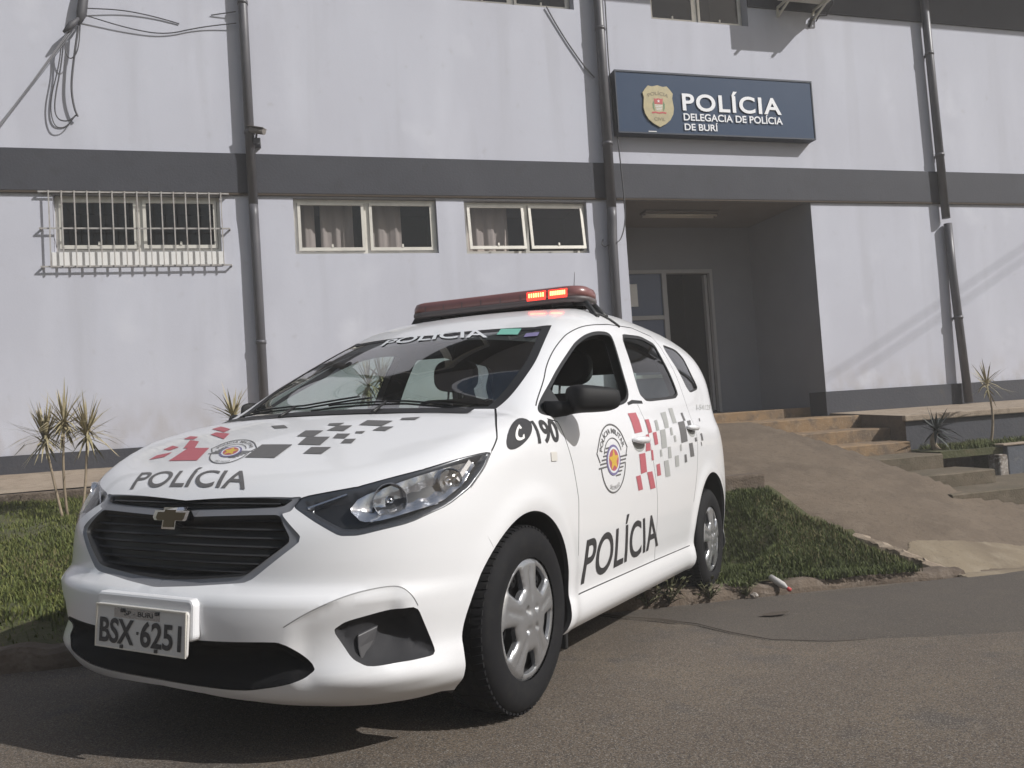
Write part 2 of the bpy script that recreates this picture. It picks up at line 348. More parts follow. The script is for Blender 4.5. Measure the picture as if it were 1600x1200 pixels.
F = {'hoodedge': [(0.725, 0.02, 0.76), (0.716, 0.231, 0.764), (0.695, 0.404, 0.764), (0.686, 0.438, 0.766), (0.614, 0.589, 0.794), (0.481, 0.727, 0.84), (0.252, 0.84, 0.893)], 'hl': [(0.713, 0.428, 0.738), (0.686, 0.438, 0.766), (0.614, 0.589, 0.794), (0.481, 0.727, 0.84), (0.252, 0.84, 0.893), (0.305, 0.843, 0.841), (0.375, 0.832, 0.78), (0.459, 0.803, 0.731), (0.568, 0.739, 0.686), (0.67, 0.634, 0.657), (0.698, 0.588, 0.657), (0.717, 0.51, 0.698)], 'hl_bowl': [(0.632, 0.604, 0.767), (0.521, 0.707, 0.819), (0.379, 0.801, 0.859), (0.327, 0.828, 0.862), (0.389, 0.824, 0.795), (0.477, 0.792, 0.741), (0.619, 0.686, 0.7), (0.658, 0.636, 0.696), (0.663, 0.593, 0.732)], 'frame': [(0.685, 0.439, 0.768), (0.722, 0.429, 0.726), (0.732, 0.402, 0.718), (0.742, 0.483, 0.659), (0.747, 0.482, 0.64), (0.792, 0.351, 0.537), (0.798, 0.321, 0.525), (0.824, 0.142, 0.509), (0.836, -0.01, 0.502)], 'slot': [(0.727, -0.006, 0.757), (0.696, 0.405, 0.763), (0.719, 0.389, 0.74), (0.74, 0.257, 0.733), (0.753, 0.026, 0.726)], 'bar': [(0.753, -0.122, 0.725), (0.769, -0.101, 0.702), (0.786, -0.02, 0.67)], 'grille': [(0.769, -0.012, 0.702), (0.737, 0.382, 0.717), (0.737, 0.399, 0.713), (0.752, 0.449, 0.657), (0.757, 0.451, 0.64), (0.794, 0.328, 0.55), (0.799, 0.296, 0.542), (0.812, 0.128, 0.527), (0.814, 0.048, 0.523)], 'fog': [(0.737, 0.594, 0.395), (0.716, 0.626, 0.42), (0.643, 0.703, 0.442), (0.561, 0.76, 0.452), (0.52, 0.767, 0.375), (0.494, 0.781, 0.303), (0.573, 0.74, 0.299), (0.666, 0.665, 0.296), (0.696, 0.632, 0.32)], 'scoop': [(0.803, 0.473, 0.411), (0.776, 0.541, 0.455), (0.711, 0.622, 0.497), (0.631, 0.694, 0.513), (0.593, 0.729, 0.51), (0.574, 0.753, 0.483), (0.559, 0.761, 0.452)], 'intake': [(0.852, 0.152, 0.363), (0.805, 0.452, 0.374), (0.79, 0.485, 0.361), (0.759, 0.538, 0.308), (0.752, 0.546, 0.29), (0.762, 0.518, 0.268), (0.78, 0.454, 0.248), (0.799, 0.327, 0.224), (0.816, 0.113, 0.225)], 'lip': [(0.791, 0.03, 0.192), (0.765, 0.343, 0.189), (0.69, 0.513, 0.177), (0.626, 0.599, 0.172), (0.577, 0.653, 0.172), (0.5, 0.711, 0.172), (0.404, 0.762, 0.175)], 'archf': [(0.304, 0.857, 0.613), (0.334, 0.851, 0.567), (0.361, 0.842, 0.492), (0.377, 0.828, 0.398), (0.398, 0.817, 0.326), (0.429, 0.806, 0.239), (0.39, 0.765, 0.172)]}
QR = [[(-1.117, 1.062), (-1.247, 1.071), (-1.261, 0.976), (-1.142, 0.966)], [(-1.349, 1.039), (-1.415, 1.043), (-1.42, 0.977), (-1.36, 0.969)], [(-1.427, 0.974), (-1.491, 0.98), (-1.493, 0.916), (-1.433, 0.91)], [(-1.31, 0.962), (-1.359, 0.967), (-1.354, 0.885), (-1.271, 0.879)], [(-1.168, 0.868), (-1.26, 0.873), (-1.267, 0.781), (-1.175, 0.773)], [(-1.358, 0.886), (-1.389, 0.887), (-1.391, 0.836), (-1.357, 0.834)], [(-1.428, 0.812), (-1.486, 0.817), (-1.496, 0.757), (-1.433, 0.754)], [(-1.099, 0.764), (-1.164, 0.768), (-1.194, 0.699), (-1.128, 0.696)], [(-1.269, 0.778), (-1.35, 0.781), (-1.394, 0.697), (-1.312, 0.693)]]
QG = [[(-1.677, 1.085), (-1.785, 1.096), (-1.738, 1.006), (-1.662, 1.0)], [(-1.869, 1.118), (-1.951, 1.124), (-1.927, 1.038), (-1.843, 1.031)], [(-1.507, 1.039), (-1.557, 1.044), (-1.552, 0.989), (-1.5, 0.984)], [(-1.563, 0.989), (-1.659, 0.997), (-1.643, 0.899), (-1.546, 0.892)], [(-1.757, 1.006), (-1.797, 1.009), (-1.793, 0.967), (-1.747, 0.963)], [(-1.8, 0.963), (-1.839, 0.966), (-1.839, 0.931), (-1.801, 0.928)], [(-1.51, 0.886), (-1.54, 0.888), (-1.544, 0.853), (-1.509, 0.851)], [(-1.657, 0.901), (-1.711, 0.903), (-1.71, 0.842), (-1.651, 0.84)], [(-1.562, 0.828), (-1.644, 0.832), (-1.664, 0.746), (-1.578, 0.744)], [(-1.773, 0.852), (-1.851, 0.855), (-1.845, 0.794), (-1.773, 0.791)], [(-1.898, 0.913), (-1.936, 0.916), (-1.928, 0.88), (-1.892, 0.877)]]
QD = [[(-1.953, 1.041), (-2.098, 1.053), (-2.074, 0.933), (-1.937, 0.922)], [(-2.095, 1.1), (-2.14, 1.104), (-2.145, 1.056), (-2.094, 1.053)], [(-2.166, 1.054), (-2.255, 1.062), (-2.207, 0.99), (-2.155, 0.984)], [(-2.096, 0.921), (-2.178, 0.926), (-2.186, 0.845), (-2.099, 0.841)], [(-1.971, 0.857), (-2.013, 0.859), (-2.017, 0.814), (-1.966, 0.811)], [(-2.246, 0.955), (-2.291, 0.958), (-2.293, 0.935), (-2.245, 0.931)], [(-2.401, 0.982), (-2.446, 0.986), (-2.449, 0.941), (-2.405, 0.937)], [(-2.376, 0.93), (-2.397, 0.931), (-2.4, 0.908), (-2.383, 0.907)], [(-2.484, 1.079), (-2.517, 1.083), (-2.496, 1.061), (-2.471, 1.059)]]
HR = [[(0.4, -0.384), (0.417, -0.252), (0.529, -0.186), (0.516, -0.346)], [(0.446, -0.498), (0.429, -0.434), (0.472, -0.424), (0.486, -0.489)], [(0.388, -0.534), (0.354, -0.525), (0.379, -0.458), (0.405, -0.476)], [(0.399, -0.41), (0.307, -0.482), (0.335, -0.4), (0.406, -0.341)], [(0.282, -0.549), (0.252, -0.546), (0.275, -0.474), (0.303, -0.466)], [(0.164, -0.524), (0.133, -0.507), (0.209, -0.369), (0.249, -0.362)], [(0.262, -0.421), (0.237, -0.418), (0.273, -0.305), (0.333, -0.27)]]
HD = [[(0.407, -0.002), (0.41, 0.143), (0.518, 0.165), (0.514, 0.027)], [(0.43, 0.245), (0.426, 0.328), (0.48, 0.332), (0.48, 0.255)], [(0.344, 0.147), (0.343, 0.252), (0.413, 0.269), (0.41, 0.167)], [(0.281, 0.086), (0.284, 0.172), (0.344, 0.178), (0.337, 0.095)], [(0.235, 0.193), (0.232, 0.26), (0.29, 0.268), (0.284, 0.187)], [(0.314, 0.259), (0.313, 0.317), (0.355, 0.326), (0.354, 0.273)], [(0.36, 0.331), (0.355, 0.375), (0.391, 0.385), (0.394, 0.34)], [(0.174, 0.282), (0.176, 0.397), (0.235, 0.393), (0.228, 0.286)], [(0.242, 0.39), (0.238, 0.446), (0.281, 0.442), (0.28, 0.386)], [(0.292, 0.324), (0.287, 0.361), (0.308, 0.365), (0.309, 0.334)], [(0.139, 0.41), (0.118, 0.476), (0.156, 0.478), (0.163, 0.419)], [(0.209, 0.135), (0.204, 0.202), (0.238, 0.199), (0.23, 0.144)], [(0.212, -0.15), (0.209, -0.087), (0.246, -0.032), (0.247, -0.096)]]# ------------------------------------------------------------------ car materials
M['paint']=mat('white_car_paint',(.72,.722,.735),.30,coat=.6,spec=.5)
M['crease_sh']=mat('bumper_crease_shade',(.30,.30,.30),.8)
M['gapm']=mat('panel_gap',(.045,.045,.045),.8)
M['plast']=mat('black_car_plastic',(.014,.014,.015),.5)
M['plast2']=mat('grey_bumper_plastic',(.055,.054,.058),.5)
M['frame']=mat('grille_surround_grey',(.205,.207,.222),.40,metal=.2)
M['fogp']=mat('fog_bezel_plastic',(.030,.030,.033),.75,spec=.25)
M['fogp2']=mat('intake_plastic',(.010,.010,.011),.85,spec=.15)
M['slat']=mat('grille_slat',(.020,.020,.021),.6)
M['mirror']=mat('mirror_housing',(.010,.010,.011),.65,spec=.3)
M['chrome']=mat('chrome',(.80,.80,.82),.10,metal=1.0)
M['satin']=mat('lamp_reflector',(.62,.63,.66),.16,metal=.9)
M['lampblk']=mat('lamp_bezel',(.055,.057,.064),.28,metal=.2,coat=.5)
M['lens']=glass('headlight_lens',(.93,.94,.95),1.0)
M['wsglass']=glass('windscreen_glass',(.82,.90,.86),1.9)
M['siglass']=glass('side_window_glass',(.74,.84,.78),1.1)
M['dkglass']=glass('rear_side_glass',(.42,.46,.46),1.6)
M['trim']=mat('interior_trim',(.028,.027,.03),.85)
M['seat']=mat('seat_cloth',(.03,.03,.036),.95)
M['tyre']=mat('tyre_rubber',(.0125,.0125,.014),.75,spec=.15,noise=(30,.5,.8,(.02,.0195,.019)))
M['cover']=mat('wheel_cover_silver',(.44,.445,.46),.27,metal=.75)
M['rimdk']=mat('steel_rim',(.022,.022,.024),.5,metal=.5)
M['dec_blk']=mat('black_vinyl',(.035,.034,.036),.5)
M['dec_dgr']=mat('dark_grey_vinyl',(.115,.112,.112),.5)
M['dec_gr']=mat('grey_vinyl',(.33,.335,.325),.5)
M['dec_red']=mat('red_vinyl',(.40,.105,.125),.5)
M['dec_pale']=mat('pale_vinyl',(.62,.64,.66),.5)
M['dec_yel']=mat('yellow_vinyl',(.55,.36,.06),.5)
M['dec_blu']=mat('blue_vinyl',(.17,.15,.28),.5)
M['dec_grn']=mat('green_sticker',(.16,.42,.34),.5)
M['plate']=mat('plate_grey',(.58,.565,.54),.45)
M['redlens']=mat('red_lens',(.20,.085,.08),.30,coat=.4)
M['lbbase']=mat('light_bar_base',(.10,.085,.085),.5)
M['lit']=mat('lit_red_lamp',(.5,.02,.02),.4,emit=((1.0,.035,.02),3.2))
M['litc']=mat('lit_led',(.6,.1,.05),.4,emit=((1.0,.22,.07),9.0))
M['gilt']=mat('gilt_emblem',(.13,.105,.065),.35,metal=.6)
M['orange']=mat('clear_repeater',(.62,.60,.56),.3)
# ------------------------------------------------------------------ 2D tools
def pip(P,poly):
    P=np.asarray(P); poly=np.asarray(poly); x,y=P[:,0],P[:,1]; r=np.zeros(len(P),bool)
    a=poly; b=np.roll(poly,-1,0)
    for (x0,y0),(x1,y1) in zip(a,b):
        if y0==y1: continue
        c=((y0>y)!=(y1>y))&(x<(x1-x0)*(y-y0)/(y1-y0)+x0); r^=c
    return r
def dist(P,pl,closed=True):
    P=np.asarray(P); pl=np.asarray(pl); a=pl if closed else pl[:-1]; b=np.roll(pl,-1,0) if closed else pl[1:]
    d=np.full(len(P),1e9)
    for p,q in zip(a,b):
        v=q-p; L=v@v
        if L<1e-14: continue
        t=np.clip(((P-p)@v)/L,0,1); e=P-p-t[:,None]*v; d=np.minimum(d,(e*e).sum(1))
    return np.sqrt(d)
def resamp(pl,step,closed=False):
    pl=np.asarray(pl,float)
    if closed: pl=np.vstack([pl,pl[:1]])
    out=[pl[0]]
    for p,q in zip(pl[:-1],pl[1:]):
        n=max(1,int(math.ceil(np.linalg.norm(q-p)/step)))
        for i in range(1,n+1): out.append(p+(q-p)*i/n)
    if closed: out=out[:-1]
    return np.array(out)
def chaikin(pl,it=2,closed=True,c=.25):
    pl=np.asarray(pl,float)
    for _ in range(it):
        a=pl; b=np.roll(pl,-1,0)
        if not closed: a,b=pl[:-1],pl[1:]
        q=np.empty((2*len(a),pl.shape[1])); q[0::2]=a*(1-c)+b*c; q[1::2]=a*c+b*(1-c)
        if not closed: q=np.vstack([pl[:1],q,pl[-1:]])
        pl=q
    return pl
def offs(pl,d,closed=True):
    """offset a polyline to its left by d"""
    pl=np.asarray(pl,float)
    if closed: t=np.roll(pl,-1,0)-np.roll(pl,1,0)
    else:
        t=np.empty_like(pl); t[1:-1]=pl[2:]-pl[:-2]; t[0]=pl[1]-pl[0]; t[-1]=pl[-1]-pl[-2]
    t/=np.linalg.norm(t,axis=1,keepdims=True)+1e-12
    return pl+d*np.stack([-t[:,1],t[:,0]],1)
def area(pl): x,y=pl[:,0],pl[:,1]; return .5*np.sum(x*np.roll(y,-1)-y*np.roll(x,-1))
def inset(pl,d): return offs(pl,d if area(pl)>0 else -d)
def snap(p,it=6):
    p=np.array(p,float)
    for _ in range(it):
        f=body_f(p); e=1e-4; g=np.empty_like(p)
        for i in range(3):
            q=p.copy(); q[...,i]+=e; r=p.copy(); r[...,i]-=e; g[...,i]=(body_f(q)-body_f(r))/(2*e)
        p-=g*(f/((g*g).sum(-1)+1e-9))[...,None]
    return p
def sm(t): t=np.clip(t,0,1); return t*t*(3-2*t)
def S3(pts,step=.012,sign=1):
    """(x,z) list -> dense 3D points on the left flank"""
    q=resamp(np.array(pts,float),step); return side(q[:,0],q[:,1],sign)
def curve3(pts,step=.012):
    return snap(resamp(np.array(pts,float),step))
class Chart:
    def __init__(s,to,fr,spacing,lo,hi):
        s.to,s.fr,s.h,s.lo,s.hi=to,fr,spacing,lo,hi; s.lines=[]; s.regs=[]
    def line(s,pl,closed=False,step=None):
        s.lines.append((resamp(pl,step or s.h*.7,closed),closed))
    def region(s,name,poly,holes=(),edge=True,test=None):
        s.regs.append((name,poly,test))
        if edge and poly is not None: s.line(poly,True)
    def gap(s,pl,w,closed=False,name='gap'):
        pl=resamp(pl,s.h*.7,closed)
        s.lines.append((offs(pl,w,closed),closed)); s.lines.append((offs(pl,-w,closed),closed))
        s.regs.insert(0,(name,None,lambda P,pl=pl: dist(P,pl,closed)<w*1.02))
    def solve(s,default='body'):
        h=s.h; xs=np.arange(s.lo[0],s.hi[0]+h,h); ys=np.arange(s.lo[1],s.hi[1]+h*.5,h)
        G=np.stack(np.meshgrid(xs,ys),-1).reshape(-1,2)
        d=np.full(len(G),1e9)
        for pl,c in s.lines:
            bb0=pl.min(0)-h; bb1=pl.max(0)+h; k=np.all((G>bb0)&(G<bb1),1)
            if k.any(): d[k]=np.minimum(d[k],dist(G[k],pl,c))
        G=G[d>h*.42]
        V=[tuple(p) for p in G]; Ed=[]
        for pl,c in s.lines:
            o=len(V); V+= [tuple(p) for p in pl]; n=len(pl)
            Ed+=[(o+i,o+i+1) for i in range(n-1)]
            if c: Ed.append((o+n-1,o))
        r=geometry.delaunay_2d_cdt([Vector(p) for p in V],Ed,[],0,2e-5)
        q=np.array([tuple(p) for p in r[0]]); T=np.array([tuple(f) for f in r[2] if len(f)==3])
        a=np.cross(q[T[:,1]]-q[T[:,0]],q[T[:,2]]-q[T[:,0]]); T[a<0]=T[a<0][:,::-1]; T=T[np.abs(a)>1e-10]
        cen=q[T].mean(1); lab=np.array(['']*len(T),dtype=object)
        for name,poly,test in s.regs:
            free=lab==''
            if not free.any(): break
            idx=np.where(free)[0]
            k=pip(cen[idx],poly) if test is None else test(cen[idx])
            lab[idx[k]]=name
        lab[lab=='']=default
        P=s.fr(q); N=grad(P)
        # make triangles face outward
        fn=np.cross(P[T[:,1]]-P[T[:,0]],P[T[:,2]]-P[T[:,0]]); fl=(fn*N[T].mean(1)).sum(1)<0
        T[fl]=T[fl][:,::-1]
        s.q,s.P,s.N,s.T,s.lab=q,P,N,T,lab
        return s
    def get(s,names):
        names=[names] if isinstance(names,str) else names
        k=np.isin(s.lab.astype(str),names); T=s.T[k]; u,inv=np.unique(T,return_inverse=True)
        return s.q[u],s.P[u].copy(),s.N[u].copy(),inv.reshape(-1,3)
def shell(name,parts,material,parent,normals=True):
    """parts: list of (P,N,T[,mirror]); joined, welded on the centre plane, custom normals from the body field"""
    Vs=[];Ns=[];Ts=[];o=0
    for P,N,T,mir in parts:
        if mir:
            P=P*np.array([1,-1,1]); N=N*np.array([1,-1,1]); T=T[:,::-1]
        Vs.append(P);Ns.append(N);Ts.append(T+o);o+=len(P)
    V=np.vstack(Vs);N=np.vstack(Ns);T=np.vstack(Ts)
    key=np.round(V,5); key[np.abs(key[:,1])<1e-4,1]=0.0
    _,first,inv=np.unique(key,axis=0,return_index=True,return_inverse=True); inv=inv.reshape(-1)
    T=inv[T]; V=V[first]; N=N[first]; V[np.abs(V[:,1])<1e-4,1]=0
    T=T[(T[:,0]!=T[:,1])&(T[:,1]!=T[:,2])&(T[:,0]!=T[:,2])]
    me=D.meshes.new(name); me.from_pydata(V.tolist(),[],T.tolist())
    me.polygons.foreach_set('use_smooth',np.ones(len(me.polygons),bool)); me.materials.append(material); me.update()
    if normals:
        me.normals_split_custom_set_from_vertices(N.tolist())
    o=D.objects.new(name,me); COL.objects.link(o); o.parent=parent
    return o
# ------------------------------------------------------------------ car root
CC=[[-0.67893,0.73188,0.05838],[-0.73178,-0.681,0.02702],[0.05953,-0.02437,0.99793]]
CT=[0.1191,3.2193,-0.9843]
mm=Matrix.Identity(4)
for i in range(3):
    for j in range(3): mm[i][j]=CC[i][j]
    mm[i][3]=CT[i]
CAR=empty('police_car',mtx=mm)
tag(CAR,'white police car with POLÍCIA lettering, red and grey checks and lit roof light bar','police car')
C=np.array(CC); CTv=np.array(CT)
def car2w(p): return C@np.array(p,float)+CTv
# ------------------------------------------------------------------ shared 3D seams (left side)
fv=lambda k:[ (p[0],p[1],p[2]) for p in F[k]]
tip=F['hl'][4]
hood_front=curve3([(0.742,0,0.760)]+[(p[0],p[1],p[2]) for p in F['hoodedge'][1:]])          # centre -> headlight tip
hl_rear=curve3([(*F['hl'][i],) for i in (4,5,6)])
seam3=curve3([F['hl'][6],(.397,.828,.735),(.375,.840,.700),(.315,.857,.633)])
def arc_side(cx,cz,r,a0,a1,n=60):
    a=np.radians(np.linspace(a0,a1,n)); return cx+r*np.cos(a),cz+r*np.sin(a)
FA=(0.03,0.31,0.375); RA=(-2.58,0.335,0.405)
a_seam=math.degrees(math.atan2(.633-FA[1],.315-FA[0]))
ax_,az_=arc_side(*FA,a_seam,-22); archf3=side(ax_,az_)
lip3=curve3([archf3[-1]]+[(.43,.757,.171),(.55,.672,.172),(.62,.602,.172),(.69,.513,.177),(.765,.343,.189),(.80,.17,.194),(.808,0,.196)])
hoodside3=curve3([tip,(.188,.817,.925),(.10,.775,.99),(.0,.72,1.03),(-.085,.672,1.047)])
ws_side=above(*np.array(resamp(chaikin(np.array([(-.085,.672)]+H['ws_side'][::-1][1:]),3,False),.012)).T)                        # base -> top
ws_base=above(*np.array(resamp(np.array([(-.085,.672)]+H['ws_base'][1:]+[(.100,.12),(.102,0)]),.012)).T)
ws_top=above(*np.array(resamp(np.array([(-.700,0)]+H['ws_top'][0:3]),.012)).T)
# ------------------------------------------------------------------ longitudinal chart: hood, glass, roof, flanks
Lc=Chart(toL,fromL,.024,(-3.06,0.0),(0.78,2.05))
bottom=side(np.linspace(-3.06,.5,150),.19+0*np.linspace(0,1,150))
front_cut=np.vstack([hl_rear,seam3[1:],archf3[1:]])                                            # tip .. lip
hood_poly=np.vstack([toL(hood_front),toL(hoodside3)[1:],toL(ws_base)[1:]])
ws_poly=np.vstack([toL(ws_base),toL(ws_top)[0:],toL(ws_side)[::-1]])
void_front=np.vstack([toL(hood_front),toL(front_cut)[1:],[[.45,1.95],[.45,2.3],[1.2,2.3],[1.2,0]]])
rx,rz=arc_side(*FA,-25,205); archF=toL(side(rx,rz))
archF=np.vstack([archF,[[-.34,2.3],[.37,2.3]]])
rx,rz=arc_side(*RA,-25,205); archR=toL(side(rx,rz)); archR=np.vstack([archR,[[-2.95,2.3],[-2.21,2.3]]])
rnd=lambda pts,it=3,c=.22: chaikin(np.array(pts,float),it,True,c)
def sidepoly(pts,it=3,c=.22):
    q=rnd(pts,it,c); q=resamp(q,.014,True); return toL(side(q[:,0],q[:,1]))
dwin=sidepoly(S['dwin'],3); rwin=sidepoly(S['rwin'],3,.12); qwin=sidepoly(S['qwin'],3,.15)
tcut=S['topcut']; _t=chaikin(np.array([(-.20,1.06)]+tcut[1:6]+[(-1.385,1.545)]),3,False); tcut=[tcut[0]]+[tuple(p) for p in _t[1:-1]]
fdoor=np.array([(-.13,1.035),(-.20,1.06)]+tcut[1:]+[(-1.385,1.545),(-1.335,1.12),(-1.36,.93),(-1.43,.65),(-1.45,.33),(-.44,.325),(-.405,.40),(-.40,.70)]+S['doorcut'][::-1][1:])
rdoor=np.array([(-1.385,1.545),(-1.77,1.578),(-2.06,1.562),(-2.13,1.50),(-2.29,1.16),(-2.31,.95),(-2.235,.77),(-2.14,.58),(-2.11,.42),(-2.11,.33),(-1.45,.33),(-1.43,.65),(-1.36,.93),(-1.335,1.12)])
fdp=toL(S3(np.vstack([fdoor,fdoor[:1]]))[:-1]); rdp=toL(S3(np.vstack([rdoor,rdoor[:1]]))[:-1])
fen_front=np.vstack([toL(front_cut[:len(hl_rear)+len(seam3)-1])])
fend=np.vstack([toL(hoodside3)[::-1], fen_front[1:], [[.2,1.6],[-.3,1.6]], toL(S3([(-.36,.42),(-.40,.45),(-.40,.70)]+S['doorcut'][::-1][1:]+[(-.20,1.02),(-.14,1.025)]))])
Lc.lo=(-3.06,0.0)
# boundaries
Lc.line(np.array([[-3.06,0],[.76,0]])); Lc.line(toL(fromL(np.stack([np.full(90,-3.06),np.linspace(0,2.0,90)],1))))
Lc.line(toL(bottom))
Lc.region('void',None,test=lambda P: (P[:,0]<-3.06)|(P[:,1]<0))
bl=toL(bottom); bo=np.argsort(bl[:,0]); 
Lc.region('void',None,test=lambda P: P[:,1]>np.interp(P[:,0],bl[bo,0],bl[bo,1]))
Lc.region('void',void_front); Lc.region('void',archF); Lc.region('void',archR)
for nm,pl in (('dwin',dwin),('rwin',rwin),('qwin',qwin)):
    w_=.014 if nm!='qwin' else .008
    ins=inset(pl,w_); Lc.line(pl,True); Lc.line(ins,True)
    if nm=='dwin':
        sail=np.array([[-.36,.5],[-.36,2.],[0,2.],[0,.5]]); Lc.line(np.array([toL(side(-.36,1.03)),toL(side(-.36,1.15))]))
        Lc.region('trim',None,test=lambda P,pl=pl: pip(P,pl)&(P[:,0]>-.36))
    Lc.region(nm,ins,edge=False); Lc.region('trim',pl,edge=False)
beltm=toL(S3([(-1.18,1.104),(-1.262,1.116),(-1.43,1.124),(-1.43,1.140),(-1.27,1.136),(-1.18,1.118)])); Lc.region('trim',beltm)
wsin=inset(ws_poly,.012)
Lc.line(ws_poly,False); wsl2=np.vstack([toL(ws_base)[::-1],toL(ws_side),toL(ws_top)[::-1]])
_o=offs(wsl2,.030,False); 
if not pip(_o[40:41],ws_poly)[0]: _o=offs(wsl2,-.030,False)
_o=_o[(_o[:,1]>.004)&pip(_o,ws_poly)]
Lc.line(_o); Lc.line(np.array([[-.63,0.0],[-.63,.80]])); Lc.region('windshield',ws_poly,edge=False)
Lc.region('hood',hood_poly); Lc.region('front_door',fdp); Lc.region('rear_door',rdp); Lc.region('fender',fend)
Lc.gap(toL(hoodside3),.0026); Lc.gap(toL(hl_rear),.002)
Lc.gap(toL(S3([(-.41,.48),(-.40,.70)]+S['doorcut'][::-1][1:]+[(-.20,1.01)])),.0022)
Lc.gap(toL(S3([(-.20,1.06)]+tcut[1:]+[(-1.385,1.545),(-1.77,1.578),(-2.06,1.562),(-2.13,1.50),(-2.29,1.16),(-2.31,.95),(-2.235,.77),(-2.14,.58)])),.0022)
Lc.gap(toL(S3([(-1.335,1.115),(-1.36,.93),(-1.43,.65),(-1.45,.33)])),.0022)
Lc.gap(toL(S3([(-.44,.325),(-1.45,.33),(-2.11,.33)])),.002)
Lc.solve('body')
def both(ch,names,mir=(False,True),off=0.0,fn=None):
    q,P,N,T=ch.get(names)
    d=np.full(len(P),float(off))
    if fn is not None: d=d+fn(q,P)
    P=P+N*d[:,None]
    return [(P,N,T,m_) for m_ in mir]
# ------------------------------------------------------------------ front chart: bumper, grille, lamps
Fc=Chart(toF,fromF,.0135,(0.0,-.45),(1.05,.42))
dom=np.vstack([toF(hood_front),toF(front_cut)[1:],toF(lip3)[1:]])
def Fpoly(k,it=2,c=.2,pts=None):
    p=np.array(pts if pts is not None else fv(k),float); q=toF(p)
    if it: q=chaikin(q,it,True,c)
    return resamp(q,.01,True)
def Ft(y,z,x=.78): return (x,y,z)
Fc.line(np.array([[0,-.45],[0,.30]])); Fc.line(dom)
Fc.region('void',None,test=lambda P:(P[:,0]<0)|~pip(P,dom))
hlp=Fpoly('hl',2,.12)
slotp=Fpoly(None,1,.15,[Ft(-.2,.757,.74),(.690,.412,.762),(.719,.392,.741),(.735,.257,.735),(.753,0,.727),(.753,-.2,.727)])
grp=Fpoly(None,2,.12,[(.770,-.2,.702),(.766,0,.703)]+fv('grille')[1:-1]+[(.815,0,.522),(.815,-.2,.522)])
frp=Fpoly(None,1,.10,[(.742,-.2,.7605),(.742,0,.7605)]+[tuple(hood_front[int(len(hood_front)*.3)])]+fv('frame')[:-1]+[(.832,0,.500),(.832,-.2,.500)])
fogp=Fpoly('fog',2,.15); intp=Fpoly(None,2,.15,[(.853,-.2,.362),(.853,0,.362)]+fv('intake')[:-1]+[(.818,0,.222),(.818,-.2,.222)])
scp=toF(np.array(fv('scoop')))
scoop_curve=resamp(chaikin(scp,3,False),.01)
_a,_b=scoop_curve[0],scoop_curve[-1]
scoop_big=np.vstack([scoop_curve,[_b+[.02,-.10],_b+[.0,-.26],_a+[.05,-.22],_a+[-.005,-.10],_a]])
scoop_poly=np.vstack([scoop_curve,toF(np.array([F['fog'][3],F['fog'][2],F['fog'][1],F['fog'][0],(.80,.50,.378)]))])
for nm,pl,ws in (('slot',slotp,(.010,)),('grille',grp,(.012,)),('headlight',hlp,(.006,.03)),('fog',fogp,(.012,.035)),('intake',intp,(.012,.035))):
    Fc.region(nm,pl)
    for w_ in ws: Fc.line(inset(pl,w_),True)
Fc.region('frame',frp); Fc.line(inset(frp,.006),True)
Fc.line(scoop_curve); Fc.line(offs(scoop_curve,-.008,False))
Fc.gap(scoop_curve[3:],.0013); Fc.line(Fpoly('hl_bowl',1,.15),True)
hlb=Fpoly('hl_bowl',1,.15); Fc.line(inset(hlb,.02),True)
Fc.solve('bumper')
def Fdisp(q,P):
    """sculpting of the bumper skin (negative = inwards)"""
    d=np.zeros(len(q)); ds=dist(q,scoop_curve,False)
    k=pip(q,scoop_big)&(ds>1e-6); de=dist(q,scoop_big[len(scoop_curve)-1:],False)
    kx=1-sm((q[:,0]-(scoop_curve[-1,0]-.075))/.07)
    d-=kx*np.where(k,(.006*sm(ds/.005)+.016*sm(ds/.075))*(1-sm((ds-.085)/.09))*sm(de/.06),0)
    below=np.exp(-((P[:,2]-.262)/.030)**2)*sm((P[:,1]-.45)/.2)*sm((.83-P[:,1])/.08)
    d+=.012*below
    return d
def recess(pl,depth,w,lip=0.0):
    return lambda q,P: Fdisp(q,P)-lip-depth*sm(dist(q,pl)/w)
# ------------------------------------------------------------------ rear chart
Rc=Chart(toR,fromR,.03,(0,-1.0),(1.1,1.0))
sec=fromL(np.stack([np.full(110,-3.06),np.linspace(0,float(np.interp(-3.06,bl[bo,0],bl[bo,1])),110)],1))
rb=snap(np.array([(-3.06-.46*math.sin(t),.80*math.cos(t)**.8,.19+.05*math.sin(t)) for t in np.linspace(0,math.pi/2,40)])[1:])
rb[-1,1]=0
rdom=np.vstack([toR(sec),toR(rb)]); rdom[0,0]=0; rdom[-1,0]=0
Rc.line(rdom); Rc.line(np.array([[0,rdom[-1,1]],[0,rdom[0,1]]]))
Rc.region('void',None,test=lambda P:(P[:,0]<0)|~pip(P,rdom))
tl=toR(snap(np.array([(-3.13,.80,1.16),(-3.34,.66,1.18),(-3.44,.60,.88),(-3.25,.80,.86)])))
Rc.region('tail_light',chaikin(tl,2,True,.15))
rw=toR(snap(np.array([(-3.29,-.2,1.545),(-3.25,.50,1.53),(-3.36,.66,1.20),(-3.46,0,1.14),(-3.46,-.2,1.14)])))
Rc.region('rear_window',chaikin(rw,2,True,.12))
gp=toR(snap(np.array([(-3.5,0,.60),(-3.5,.5,.60),(-3.42,.66,.62),(-3.40,.70,.85)]))); Rc.gap(gp,.004)
Rc.solve('rear')
